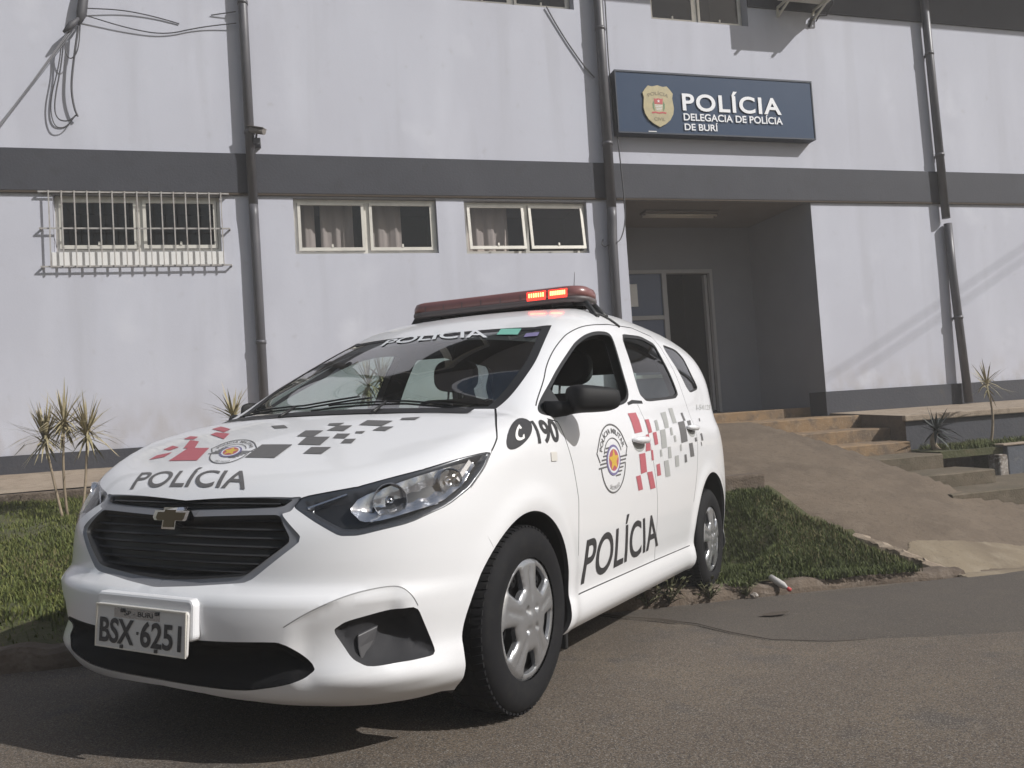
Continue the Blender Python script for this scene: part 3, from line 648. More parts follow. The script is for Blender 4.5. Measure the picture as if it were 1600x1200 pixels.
# ------------------------------------------------------------------ body parts
shell('body',both(Lc,'body')+both(Rc,'rear'),M['paint'],CAR)
HOOD=shell('hood',both(Lc,'hood'),M['paint'],CAR)
shell('bumper',both(Fc,'bumper',fn=Fdisp),M['paint'],CAR,normals=False)
shell('panel_seam',both(Lc,'gap',off=-.005)+both(Rc,'gap',off=-.005),M['gapm'],CAR)
for mir in (False,True): shell('crease_shade_line',both(Fc,'gap',(mir,),fn=lambda q,P:Fdisp(q,P)-.0015),M['crease_sh'],CAR)  # grey strip paints the shaded line of the scoop crease
DOORS={}
for s_,mir in (('l',False),('r',True)):
    shell('front_fender',both(Lc,'fender',(mir,)),M['paint'],CAR)
    fd=shell('front_door',both(Lc,'front_door',(mir,)),M['paint'],CAR)
    rd=shell('rear_door',both(Lc,'rear_door',(mir,)),M['paint'],CAR)
    DOORS[s_]=(fd,rd)
    if mir: shell('window',both(Lc,'dwin',(mir,),off=-.006),M['siglass'],fd)   # driver's pane is wound down in the photo
    shell('window',both(Lc,'rwin',(mir,),off=-.006),M['siglass'],rd)
    shell('quarter_window',both(Lc,'qwin',(mir,),off=-.004),M['dkglass'],CAR)
    shell('tail_light',both(Rc,'tail_light',(mir,),off=.003),M['redlens'],CAR)
shell('window_seal',both(Lc,'trim',off=-.002),M['plast'],CAR)
shell('leak_blocker',both(Fc,['bumper','frame','headlight','gap'],off=-.035)+both(Lc,['hood','fender','gap'],off=-.035),M['plast'],CAR)  # unseen skin added to stop sun leaking through the panel seams
shell('windshield',both(Lc,'windshield',off=-.003),M['wsglass'],CAR)
shell('rear_window',both(Rc,'rear_window',off=-.003),M['siglass'],CAR)
# inner skin seen through the glass
shell('interior_trim',both(Lc,['body','front_door','rear_door','trim','gap'],off=-.045)+both(Rc,['rear','tail_light','gap'],off=-.045),M['trim'],CAR)
# black border round the windscreen
fr_=[]
q,P,N,T=Lc.get('windshield')
wsl=np.vstack([ws_base[::-1],ws_side,ws_top[::-1]])                    # centre base -> corner -> top centre
wd=dist(q,toL(wsl),False); wt=np.where(toL(wsl)[:1,0]>0,1,1)
k=(dist(q[T].mean(1),toL(wsl),False)<.0302)
u,inv=np.unique(T[k],return_inverse=True)
shell('windshield_border',[(P[u]-N[u]*.0015,N[u],inv.reshape(-1,3),m_) for m_ in (False,True)],M['plast'],CAR)
# grille
GR=shell('grille',both(Fc,['slot'],fn=recess(slotp,.030,.012,.002))+both(Fc,['grille'],fn=recess(grp,.045,.014,.002)),M['plast'],CAR,normals=False)
shell('grille_surround',both(Fc,'frame',fn=lambda q,P:Fdisp(q,P)-.005*sm(dist(q,frp)/.006)),M['frame'],GR,normals=False)
mb=MB()
def fx(y,z): 
    y=np.asarray(y,float); o=np.stack([0*y,y,0*y+z],-1); return march(o,np.broadcast_to(np.array([1.,0,0]),o.shape),0,1.2)
def slat(z,ymax,dx,hh):
    ys=np.linspace(-ymax,ymax,41); p=fx(ys,z); n=len(ys)
    a=p+[-dx,0,-hh]; b=p+[-dx+.006,0,0]; c=p+[-dx,0,hh]; d_=p+[-dx-.012,0,0]
    v=np.vstack([a,b,c,d_]); f=[]
    for j in range(4):
        for i in range(n-1): f.append((j*n+i,j*n+i+1,((j+1)%4)*n+i+1,((j+1)%4)*n+i))
    mb.add(v,f,0,False)
gpoly=np.array([(p[1],p[2]) for p in fv('grille')[1:-1]])
for z in np.linspace(.550,.695,7):
    e=[]
    for (y0,z0),(y1,z1) in zip(gpoly[:-1],gpoly[1:]):
        if (z0-z)*(z1-z)<=0 and abs(z1-z0)>1e-6: e.append(y0+(y1-y0)*(z-z0)/(z1-z0))
    if e: slat(z,max(e)-.012,.026,.0045)
slat(.744,.375,.014,.004)
mb.build('slat',M['slat'],GR)
# emblem (bow-tie outline)
mb=MB()
bt=np.array([(-.083,.006),(-.070,.030),(-.030,.030),(-.026,.041),(.036,.041),(.031,.030),(.089,.030),(.076,.000),(.070,-.006),(.028,-.006),(.024,-.036),(-.040,-.036),(-.034,-.006),(-.076,-.006)])
ec=fx(np.array([0.]),.702)[0]
f3=lambda p,x:(ec[0]+x-.03*abs(p[0]),p[0]*.90,.699+p[1]*.82)
mb.prism(bt,lambda p:f3(p*1.06,.022),lambda p:f3(p*1.06,-.02),0)
mb.prism(bt*.84+[0,0],lambda p:f3(p,.0235),lambda p:f3(p,.019),1)
mb.build('emblem',[M['chrome'],M['gilt']],GR)
# lower intake and fog pockets
shell('lower_intake',both(Fc,'intake',fn=recess(intp,.07,.05,.003)),M['fogp2'],CAR,normals=False)
for mir in (False,True):
    sg=-1 if mir else 1
    fg=shell('fog_lamp_bezel',both(Fc,'fog',(mir,),fn=lambda q,P:recess(fogp,.014,.012,.002)(q,P)-.040*sm((dist(q,fogp)-.008)/.05)*sm((P[:,1]-.63)/.10)),M['fogp'],CAR,normals=False)
    c=snap(np.array([(.665,.668,.350)]))[0]; n0=grad(np.array([c]))[0]; up=np.array([.10,-.25,.96]); ax=np.cross(up,n0)
    c=c-n0*.030; mb=MB(); c2=c*np.array([1,sg,1]); fl=lambda q:np.array(q)*np.array([1,sg,1])
    v=[]
    for h,w0,w1 in ((-.036,-.030,.006),(0,-.030,.026),(.034,-.022,.044)):
        for w_,dd in ((w0,.012),(w1,-.012),(w1,-.03),(w0,-.03)): v.append(fl(c+up*h+ax*w_*(-1)*-1+n0*dd))
    mb.add(v,[(0,1,2,3),(8,11,10,9)]+[(i+k,i+(k+1)%4,i+4+(k+1)%4,i+4+k) for i in (0,4) for k in range(4)],0,False)
    mb.build('fin',M['plast2'],fg,bevel=.004)
    # headlight
    hb=shell('headlight',both(Fc,'headlight',(mir,),fn=lambda q,P:-.004-.055*sm((dist(q,hlp)-.004)/.035)),M['lampblk'],CAR,normals=False)
    shell('lens',both(Fc,'headlight',(mir,),off=-.001),M['lens'],hb)
    mb=MB(); rl=np.random.RandomState(3)
    def bowl(c,r,nrm,dep,mi=0,sx=1.0):
        c=snap(np.array([c]))[0]; nrm=np.array(nrm,float); nrm/=np.linalg.norm(nrm); c=c-nrm*.012
        prof=[(r*1.06,0.002),(r,0.0)]+[(r*math.cos(t)+.004,-dep*math.sin(t)) for t in np.linspace(.1,1.5,10)]
        t=MB().lathe(prof,(0,0,0),nrm,40)
        vv=np.array(t.v)+c; vv[:,1]*=sg
        mb.add(vv,t.f,mi,True)
        t=MB().lathe([(.013,-dep),(.013,-dep*.35),(.004,-dep*.25)],(0,0,0),nrm,16); vv=np.array(t.v)+c; vv[:,1]*=sg; mb.add(vv,t.f,1,True)
    bowl((.575,.675,.742),.047,(.8,.6,.05),.05); bowl((.425,.792,.800),.036,(.60,.80,.05),.04)
    q_,P_,N_,T_=Fc.get('headlight'); kk=pip(q_[T_].mean(1),hlb); u_,iv=np.unique(T_[kk],return_inverse=True); q_,P_,N_=q_[u_],P_[u_],N_[u_]
    dd=dist(q_,hlb); rip=.006*np.abs(((q_[:,0]*16+q_[:,1]*5)%1.0)-.5)*2
    P_=P_-N_*(.010+.030*sm(dd/.05)+rip*sm(dd/.01))[:,None]
    shell('reflector',[(P_,N_,iv.reshape(-1,3),mir)],M['satin'],hb,normals=False)
    # chrome blades between and around the bowls
    def blade(a,b,wd,dp,mi=0):
        a,b=snap(np.array([a,b])); n=grad(np.array([a,b])); t=(b-a); up=np.cross(n[0],t); up/=np.linalg.norm(up)
        v=[a-n[0]*.010,b-n[1]*.010,b-n[1]*.010+up*wd,a-n[0]*.010+up*wd,a-n[0]*dp+up*wd*.5,b-n[1]*dp+up*wd*.5]
        v=[(p[0],p[1]*sg,p[2]) for p in v]; mb.add(v,[(0,1,2,3),(3,2,5,4),(0,4,5,1)],mi)
    blade((.700,.470,.735),(.625,.560,.762),.006,.03); blade((.640,.655,.694),(.48,.785,.738),.007,.03)
    blade((.40,.808,.80),(.34,.825,.862),.014,.03); blade((.46,.755,.838),(.34,.815,.872),.012,.03)
    blade((.555,.66,.80),(.47,.735,.832),.010,.02)
    mb.build('lamp_bowl',[M['satin'],M['chrome']],hb)
# licence plate
mb=MB()
def rrect(w,h,r,n=5):
    o=[]
    for cx,cy,a0 in ((w-r,h-r,0),(-w+r,h-r,90),(-w+r,-h+r,180),(w-r,-h+r,270)):
        for k in range(n+1):
            a=math.radians(a0+90*k/n); o.append((cx+r*math.cos(a),cy+r*math.sin(a)))
    return np.array(o)
PLC=(.888,0,.385)
mb.prism(rrect(.212,.060,.02)+[0,.038],lambda p:(.8792,p[0],.385+p[1]),lambda p:(.80,p[0],.385+p[1]))
PB=mb.build('plate_bracket',M['paint'],CAR,bevel=.008)
mb=MB().prism(rrect(.20,.065,.012),lambda p:(PLC[0]-.03*p[1],p[0],PLC[2]+p[1]),lambda p:(PLC[0]-.008-.03*p[1],p[0],PLC[2]+p[1]))
PL=mb.build('license_plate',M['plate'],CAR,bevel=.0015)
mb=MB()
# raised rim, recessed header strip, bolts
for a,b,c,d in ((-.2,.2,.0605,.065),(-.2,.2,-.065,-.0605),(-.2,-.1955,-.0605,.0605),(.1955,.2,-.0605,.0605)):
    mb.box(PLC[0]-.001,PLC[0]+.0035,a*.985,b*.985,PLC[2]+c*.985,PLC[2]+d*.985,0)
PLr=mb.build('plate_rim',M['alu'],PL)
mb=MB(); mb.box(PLC[0]-.0035,PLC[0]-.0002,-.115,.085,PLC[2]+.028,PLC[2]+.056,0)
for y in (-.075,.075):
    for z in (-.055,.05): MB().box(PLC[0]-.002,PLC[0]+.005,y-.006,y+.006,PLC[2]+z-.005,PLC[2]+z+.005).build('bolt',M['dec_blk'],PL)
mb.build('plate_header',M['cover'],PL)
def flat_text(mb,s,y0,y1,z0,z1,x,bold=.02,mi=0,flip=-1,slope=.03):
    v,f,_=text2d(s,bold); mb.add([(x-slope*(z0+(z1-z0)*q[1]-PLC[2]),y0+(y1-y0)*q[0],z0+(z1-z0)*q[1]) for q in v],f,mi)
mb=MB(); flat_text(mb,'BSX',-.178,-.022,PLC[2]-.048,PLC[2]+.024,PLC[0]+.002,.026); flat_text(mb,'6251',.006,.178,PLC[2]-.048,PLC[2]+.024,PLC[0]+.002,.026)
mb.box(PLC[0],PLC[0]+.002,-.012,-.004,PLC[2]-.016,PLC[2]-.008); flat_text(mb,'SP - BURI',-.07,.055,PLC[2]+.036,PLC[2]+.050,PLC[0]+.0018,.01)
mb.build('lettering',M['dec_blk'],PL)
# ------------------------------------------------------------------ vinyl graphics laid on the panels
def bil(q,c):
    """c: BL,BR,TR,TL"""
    c=np.array(c,float); s,t=q[:,:1],q[:,1:2]
    return c[0]*(1-s)*(1-t)+c[1]*s*(1-t)+c[2]*s*t+c[3]*(1-s)*t
def on_side(xz,off=.0016):
    P=side(xz[:,0],xz[:,1]); return P+grad(P)*off
def on_top(xy,off=.0022):
    P=above(xy[:,0],xy[:,1]); return P+grad(P)*off
def vtext(mb,s,corners,proj,bold=.02,nx=14,ny=4,mi=0,space=1.0,off=.0018):
    v,f,_=text2d(s,bold,space); v,f=cut2d(v,f,nx,ny); mb.add(proj(bil(v,corners),off),f,mi)
def vpoly(mb,pl,proj,mi=0,n=3,off=.0018):
    pl=np.array(pl,float)
    v,f=cut2d(pl,[tuple(range(len(pl)))],n,n); mb.add(proj(v,off),f,mi)
mb=MB(); vtext(mb,'POLÍCIA',S['pol'],on_side,.012); LETT=mb.build('door_lettering',M['dec_blk'],DOORS['l'][0])
mb=MB(); vtext(mb,'190',S['n190'],on_side,.030,10,5)
ic=np.array(S['icon']); c0,u,v_=ic[0],ic[1]-ic[0],ic[2]-ic[0]
loc=lambda a,b:c0+a*u*.86+b*v_*.86
def ring(r0,r1,n=48): return [[(r0*math.cos(a),r0*math.sin(a)),(r1*math.cos(a),r1*math.sin(a)),(r1*math.cos(b),r1*math.sin(b)),(r0*math.cos(b),r0*math.sin(b))] for a,b in [(2*math.pi*k/n,2*math.pi*(k+1)/n) for k in range(n)]]
vpoly(mb,[loc(math.cos(2*math.pi*k/40),math.sin(2*math.pi*k/40)) for k in range(40)],on_side,0,8,.0016)
# white telephone handset on the black disc
hc=np.array([.16,.14])
def hq(a0,a1,r0,r1):
    a0,a1=math.radians(a0),math.radians(a1); vpoly(mb,[loc(*(hc+np.array([r*math.cos(a),r*math.sin(a)]))) for a,r in ((a0,r0),(a1,r0),(a1,r1),(a0,r1))],on_side,1,2,.0034)
for k in range(10): hq(145+16*k,161+16*k,.44,.62)
hq(140,160,.28,.62); hq(290,310,.28,.62)
mb.build('emergency_number',[M['dec_blk'],M['white']],CAR)
mb=MB(); vtext(mb,'I-54123',[S['num'][2],S['num'][1],(-2.93,1.185),(-2.53,1.170)],on_side,.0,8,2); mb.build('unit_number',M['dec_gr'],CAR)
mb=MB()
for l,mi in ((QR,0),(QG,1),(QD,2)):
    for qd in l: vpoly(mb,qd,on_side,mi,3)
mb.build('side_checks',[M['dec_red'],M['dec_gr'],M['dec_dgr']],DOORS['l'][1])
def crest(parent,cuv,proj,name):
    c0=np.array(cuv[0]); u=np.array(cuv[1])-c0; v_=np.array(cuv[2])-c0
    L=lambda a,b:tuple(c0+a*u+b*v_)
    mb=MB()
    def band(pts,wd,mi):
        pts=np.array(pts); o=offs(pts,wd,False)
        for i in range(len(pts)-1): vpoly(mb,[L(*pts[i]),L(*pts[i+1]),L(*o[i+1]),L(*o[i])],proj,mi,1,.002)
    # head arc, straight shoulders, lower oval
    top=[(math.cos(math.radians(a))*.92,.10+math.sin(math.radians(a))*.88) for a in np.linspace(20,160,32)]
    head=[(.84,-.06),(1.0,.22)]+top[2:-2]+[(-1.0,.22),(-.84,-.06)]
    band(head,.045,0)
    inner=[(math.cos(math.radians(a))*.58,.02+math.sin(math.radians(a))*.56) for a in np.linspace(15,165,28)]; band(inner,.03,0)
    low=[(math.cos(math.radians(a))*.80,-.08+math.sin(math.radians(a))*.92) for a in np.linspace(-172,-8,36)]; band(low,.045,0)
    for k in range(6):
        b=-.02+.075*k*1.35; vpoly(mb,[L(-.92+.10*k,b-.20),L(-.36+.05*k,b-.20),L(-.36+.05*k,b-.155),L(-.92+.10*k,b-.155)],proj,0,1)
        b=-.02-.075*k*1.35; vpoly(mb,[L(.36-.05*k,b-.02),L(.92-.10*k,b-.02),L(.92-.10*k,b+.025),L(.36-.05*k,b+.025)],proj,0,1)
    disc=lambda r,n=40:[(r*math.cos(2*math.pi*k/n),r*math.sin(2*math.pi*k/n)-.06) for k in range(n)]
    vpoly(mb,[L(*p) for p in disc(.44)],proj,1,3,.0024); vpoly(mb,[L(*p) for p in disc(.37)],proj,4,3,.0029)
    vpoly(mb,[L(*p) for p in disc(.31)],proj,2,3,.0034)
    st=[]
    for k in range(10):
        a=math.radians(90+36*k); r=.33 if k%2==0 else .15; st.append((r*math.cos(a),r*math.sin(a)-.06))
    vpoly(mb,[L(*p) for p in st],proj,3,2,.004)
    v,f,_=text2d('POLÍCIA MILITAR',.012); v,f=cut2d(v,f,28,1); ang=np.radians(163-146*v[:,0]); r=.66+.15*v[:,1]
    pp=np.stack([r*np.cos(ang)*1.04,.04+r*np.sin(ang)],1); mb.add(proj(c0+pp[:,:1]*u+pp[:,1:]*v_,.0022),f,0)
    v,f,_=text2d('SÃO PAULO',.0); v,f=cut2d(v,f,8,1); ang=np.radians(-115+50*v[:,0]); r=.83-.10*(1-v[:,1])*-1*0+.0; rr_=.86-.11*v[:,1]
    pp=np.stack([rr_*np.cos(ang)*.86,-.04+rr_*np.sin(ang)],1); mb.add(proj(c0+pp[:,:1]*u+pp[:,1:]*v_,.0022),f,0)
    mb.build(name,[M['dec_dgr'],M['dec_blu'],M['dec_red'],M['dec_yel'],M['dec_pale']],parent)
crest(DOORS['l'][0],S['crest'],on_side,'crest'); crest(HOOD,H['crest'],on_top,'crest')
mb=MB(); vtext(mb,'POLÍCIA',H['pol'],on_top,.012,16,4); mb.build('hood_lettering',M['dec_dgr'],HOOD)
mb=MB()
for l,mi in ((HR,0),(HD,1)):
    for qd in l: vpoly(mb,qd,on_top,mi,3)
mb.build('hood_checks',[M['dec_red'],M['dec_dgr']],HOOD)
# sun strip across the top of the screen with lettering, stickers
k=(q[T].mean(1)[:,0]<-.63)
u,inv=np.unique(T[k],return_inverse=True)
SUNB=shell('sun_strip',[(P[u]-N[u]*.0055,N[u],inv.reshape(-1,3),m_) for m_ in (False,True)],mat('sun_strip_film',(.06,.058,.064),.4),CAR)
mb=MB(); vtext(mb,'POLÍCIA',H['wpol'],on_top,.014,14,4,0,1.0,.0012); mb.build('windshield_lettering',M['dec_pale'],SUNB)
mb=MB(); vpoly(mb,H['green'],on_top,0,3,.0010); vpoly(mb,H['blue'],on_top,1,3,.0010); mb.build('windshield_sticker',[M['dec_grn'],M['dec_blu']],SUNB)
# ------------------------------------------------------------------ door furniture
for s_,sg in (('l',1),('r',-1)):
    for j,(x,z) in enumerate(((-1.185,.925),(-2.20,1.005))):
        P0=side(np.array([x]),np.array([z]))[0]; mb=MB()
        # flat grey disc painted in for the shaded handle recess + bowed bar
        c=[]
        for k in range(28):
            a=2*math.pi*k/28; c.append((x+.085*math.cos(a),z-.012+.034*math.sin(a)))
        c=np.array(c); pp=on_side(c,.0012); pp[:,1]*=sg; mb.add(pp,[tuple(range(28))],1)
        xs=np.linspace(x-.095,x+.095,15); pts=[]
        for xx in xs:
            p=side(np.array([xx]),np.array([z+.010]))[0]; t=(xx-x)/.095; p=p+np.array([0,.028*(1-t**4)+.002,0]); pts.append((p[0],p[1]*sg,p[2]))
        mb.tube(pts,[.006+.012*(1-((q-x)/.097)**4) for q in xs],10,0)
        mb.build('handle',[M['paint'],M['dec_gr']],DOORS[s_][j])
    # side mirror
    mb=MB(); cx,cy_,cz=-.365,.945,1.090
    vs=[];n1,n2=14,24
    for i in range(n1+1):
        ph=math.pi*i/n1
        for k in range(n2):
            th=2*math.pi*k/n2; e=.45
            sx=lambda t:math.copysign(abs(math.cos(t))**e,math.cos(t)); sy=lambda t:math.copysign(abs(math.sin(t))**e,math.sin(t))
            yy=sx(ph); rr_=sy(ph); xx=rr_*math.cos(th); zz=rr_*sy(th)
            px_=max(xx,-.35)*.085; 
            vs.append((cx+.55*px_-.088*yy,cy_+.060*yy+.70*px_,cz-.003+(.052-.006*yy)*zz))
    if sg<0: vs=[(cx-.09+(a-cx)*1.05,-(.885+(b-cy_)*.35),c+.01) for a,b,c in vs]          # far mirror folded back
    vs=[(a,b*(1 if sg<0 else 1),c) for a,b,c in vs]
    mb.add(vs,[(i*n2+k,i*n2+(k+1)%n2,(i+1)*n2+(k+1)%n2,(i+1)*n2+k) for i in range(n1) for k in range(n2)],0,True)
    mb.tube([(-.24,.80*sg,1.045),(-.28,.87*sg,1.05),(-.32,.91*sg,1.065)],[.035,.03,.028],10,0)
    mb.build('side_mirror',[M['mirror']],DOORS[s_][0])
    # side repeater
    c=np.array(S['turn'][0]); rp=rrect(.026,.017,.005)+c; pp=on_side(rp,.004); pp0=on_side(rp,-.002); pp[:,1]*=sg; pp0[:,1]*=sg
    n=len(rp); mb=MB().add(list(pp)+list(pp0),[tuple(range(n))]+[(i,(i+1)%n,(i+1)%n+n,i+n) for i in range(n)],0)
    mb.build('side_repeater',M['orange'],CAR)
    # mud flap
    mb=MB(); mb.box(-.372,-.352,.62*sg if sg>0 else -.822,.822*sg if sg>0 else -.62,.13,.40); mb.build('mud_flap',M['plast'],CAR,bevel=.006)
# wipers
for pts in ([(-.020,.58),(-.045,.30),(-.012,-.02),(.02,-.12)],[(-.10,.10),(-.035,-.20),(-.065,-.45),(-.085,-.62)]):
    q=resamp(np.array(pts),.03); p=above(q[:,0],q[:,1]); n=grad(p); mb=MB()
    mb.tube([a+b*.008 for a,b in zip(p,n)],.004,6,0); mb.tube([a+b*.020 for a,b in zip(p[2:-3],n[2:-3])],.004,6,0)
    b0=p[len(p)//2]; mb.tube([b0+n[0]*.02,b0+np.array([.08,.02,-.01]),b0+np.array([.13,.03,-.03])],[.005,.006,.008],8,0)
    mb.build('wiper',M['plast'],CAR)
mb=MB()
ys=np.linspace(-.62,.62,31); xb=.098-.16*ys*ys*1.1-.003
p=above(xb,ys); n=len(ys); up=p+np.array([-.055,0,.022]); mb.add(list(p+[0,0,.003])+list(up),[(i,i+1,i+1+n,i+n) for i in range(n-1)],0,True); mb.build('cowl',M['plast'],CAR)
# ------------------------------------------------------------------ cabin
mb=MB()
for x0,z0,x1,z1 in ((-.02,.99,-.30,1.0),(-.30,1.0,-.48,.93),(-.48,.93,-.46,.62)):
    mb.add([(x0,-.72,z0),(x0,.72,z0),(x1,.72,z1),(x1,-.72,z1)],[(0,1,2,3)])
mb.build('dashboard',M['trim'],CAR)
mb=MB(); mb.box(-3.25,.10,-.76,.76,.30,.34); mb.box(-.10,-.06,-.74,.74,.3,.95); mb.build('cabin_floor',M['trim'],CAR)
mb=MB(); mb.box(-3.10,.38,-.62,.62,.19,.27); mb.box(.3,.66,-.50,.50,.20,.66); mb.build('underbody',M['plast'],CAR)
def seat(x,y,wd,n_head,low=0.0):
    mb=MB(); mb.box(x-.25,x+.28,y-wd,y+wd,.55,.70); t=.16
    v=[]
    for zz,xx,d_ in ((.66,x-.22,.10),(.95,x-.30,.09),(1.20-low,x-.38,.06)):
        v+=[(xx-d_,y-wd*(1 if zz<1.1 else .82),zz),(xx+d_,y-wd*(1 if zz<1.1 else .82),zz),(xx+d_,y+wd*(1 if zz<1.1 else .82),zz),(xx-d_,y+wd*(1 if zz<1.1 else .82),zz)]
    f=[(0,1,2,3),(8,11,10,9)]
    for i in (0,4):
        for k in range(4): f.append((i+k,i+(k+1)%4,i+4+(k+1)%4,i+4+k))
    mb.add(v,f); st=mb.build('seat',M['seat'],CAR,bevel=.04,seg=3)
    for hy in n_head:
        mb=MB(); mb.add([(x-.415+.046*sx_,y+hy+.135*math.copysign(abs(math.cos(t))**.7,math.cos(t))*(1 if abs(sx_)<1 else .86),1.34-1.15*low+(.095-.2*low)*math.copysign(abs(math.sin(t))**.7,math.sin(t))*(1 if abs(sx_)<1 else .86)) for sx_ in (-1,-.7,.7,1) for t in np.linspace(0,2*math.pi,29)[:-1]],[(i*28+k,i*28+(k+1)%28,(i+1)*28+(k+1)%28,(i+1)*28+k) for i in range(3) for k in range(28)]+[tuple(range(28)),tuple(range(84,112))])
        hd=mb.build('headrest',M['seat'],st)
        for e in (-.05,.05): MB().tube([(x-.40,y+hy+e,1.17-low),(x-.415,y+hy+e,1.27-low)],.007,6).build('headrest_post',M['cover'],st)
seat(-1.08,-.36,.25,(0,)); seat(-1.08,.36,.25,(0,)); seat(-1.95,0,.62,(-.4,.4),.16)
mb=MB()
mb.lathe([(.185,-.012),(.197,0),(.185,.012),(.173,0),(.185,-.012)],(-.62,.36,.925),(-.80,0,.6),36); mb.tube([(-.62,.36,.925),(-.42,.36,.83)],.03,8)
mb.box(-.64,-.60,.20,.52,.91,.935); mb.build('steering_wheel',M['plast'],CAR)
mb=MB(); p0=above(np.array([-.66]),np.array([0.]))[0]; mb.obox(p0+np.array([-.05,0,-.06]),(.012,0,.004),(0,.11,0),(-.01,0,.032)); mb.build('inner_mirror',M['plast'],CAR,bevel=.008)
# ------------------------------------------------------------------ wheels
def disc_cover():
    """wheel cover face with five openings near its rim (2D CDT, then domed)"""
    R_=.207; hole=[]
    for k in range(5):
        a0=math.radians(90+36+72*k); h=[]
        for t in np.linspace(-17,17,7): h.append((.184*math.cos(a0+math.radians(t)),.184*math.sin(a0+math.radians(t))))
        for t in np.linspace(14,-14,5): h.append((.112*math.cos(a0+math.radians(t)),.112*math.sin(a0+math.radians(t))))
        hole.append(resamp(chaikin(np.array(h),2,True,.2),.006,True))
    lines=[(hole[k],True) for k in range(5)]; a=np.linspace(0,2*np.pi,96,endpoint=False); rim=np.stack([R_*np.cos(a),R_*np.sin(a)],1); lines.append((rim,True))
    for r in (.196,.186,.062,.050,.030):
        lines.append((np.stack([r*np.cos(a),r*np.sin(a)],1),True))
    V=[tuple(p) for r in np.arange(.008,.2,.011) for p in np.stack([r*np.cos(np.linspace(0,2*np.pi,max(6,int(r/.0016)),endpoint=False)),r*np.sin(np.linspace(0,2*np.pi,max(6,int(r/.0016)),endpoint=False))],1)]
    Ed=[]
    for pl,c in lines:
        o=len(V); V+=[tuple(p) for p in pl]; n=len(pl); Ed+=[(o+i,o+(i+1)%n) for i in range(n)]
    r=geometry.delaunay_2d_cdt([Vector(p) for p in V],Ed,[],0,1e-5)
    q=np.array([tuple(p) for p in r[0]]); T=[tuple(f) for f in r[2]]
    cen=np.array([q[list(f)].mean(0) for f in T]); keep=np.ones(len(T),bool)
    for h in hole: keep&=~pip(cen,h)
    rr_=np.hypot(q[:,0],q[:,1]); ang=np.degrees(np.arctan2(q[:,1],q[:,0]))
    y=.010+.012*(1-(rr_/.19)**2); y-=.010*sm((rr_-.186)/.02)                              # dome and outer lip
    dh=np.min([dist(q,h) for h in hole],0); y-=.010*sm(1-dh/.011)*(rr_>.09)                # scalloped edges
    rel=np.abs(((ang-90)%72)-36); sp=np.abs(((ang-90+36)%72)-36)
    y-=.006*sm((.012-np.abs(sp)*np.pi/180*rr_)/.012)*sm((rr_-.06)/.02)*sm((.18-rr_)/.02)  # crease on every spoke
    for k in range(4):
        b=np.array([.046*math.cos(math.radians(45+90*k)),.046*math.sin(math.radians(45+90*k))]); d_=np.hypot(*(q-b).T); y-=.012*sm((.013-d_)/.004)
    y+=.004*sm((.028-rr_)/.004)
    return q,y,[f for f,k in zip(T,keep) if k],hole
wq,wy,wf,wh=disc_cover()
def wheel(x,y,s,dz=0.0):
    w_=empty('wheel'); w_.parent=CAR; w_.location=(x,0,.317+dz)
    # tyre: outer face at |y|
    yo=.845*s; prof=[(.205,-.004),(.222,.003),(.250,.007),(.278,.005),(.297,-.006),(.309,-.022),(.3155,-.042),(.317,-.070),(.317,-.125),(.3155,-.153),(.309,-.175),(.297,-.190),(.25,-.203),(.205,-.195)]
    mb=MB().lathe(prof,(0,yo,0),(0,s,0),96)
    # tread grooves
    for hy in (-.060,-.085,-.110,-.135):
        pass
    n=72
    for k in range(n):
        a=2*math.pi*k/n
        for y0,y1,da in ((-.018,-.052,.02),(-.058,-.094,-.02),(-.101,-.137,.02),(-.143,-.176,-.02)):
            pts=[]
            for aa,yy in ((a,y0),(a+.052,y0),(a+.052+da,y1),(a+da,y1)):
                r=.3186 if -.15<yy<-.045 else .3142
                pts.append((r*math.sin(aa),yo+s*yy,r*math.cos(aa)))
            pi=[(p[0]*.975,p[1],p[2]*.975) for p in pts]
            mb.add(pts+pi,[(0,1,2,3),(0,4,5,1),(1,5,6,2),(2,6,7,3),(3,7,4,0)])
    mb.build('tyre',M['tyre'],w_)
    mb=MB().lathe([(.205,-.012),(.195,-.03),(.185,-.05),(.06,-.045),(.0,-.045)],(0,yo,0),(0,s,0),64); mb.lathe([(.205,-.19),(.19,-.15),(.185,-.05)],(0,yo,0),(0,s,0),64)
    for k in range(5):                                                  # pressed steel lobes seen through the openings
        a=math.radians(90+36+72*k+9); c=np.array([.15*math.cos(a),0,.15*math.sin(a)]); mb.lathe([(.030,-.046),(.022,-.030),(.006,-.028)],(c[0],yo,c[2]),(0,s,0),16)
    mb.build('rim',M['rimdk'],w_)
    mb=MB(); v=[(q[0],yo-s*.012+s*h,q[1]) for q,h in zip(wq,wy)]
    mb.add(v,wf,0,True)
    for h in wh:
        n=len(h); hy=[]
        for p in h:
            j=int(np.argmin(np.hypot(*(wq-p).T))); hy.append(wy[j])
        v=[(p[0],yo-s*.012+s*a,p[1]) for p,a in zip(h,hy)]+[(p[0]*.98,yo-s*.022,p[1]*.98) for p in h]
        mb.add(v,[(i,(i+1)%n,(i+1)%n+n,i+n) for i in range(n)],0,False)
    mb.build('wheel_cover',M['cover'],w_)
    return w_
wheel(0,.845,1); wheel(-2.62,.845,1); wheel(0,-.845,-1,-.035); wheel(-2.62,-.845,-1)
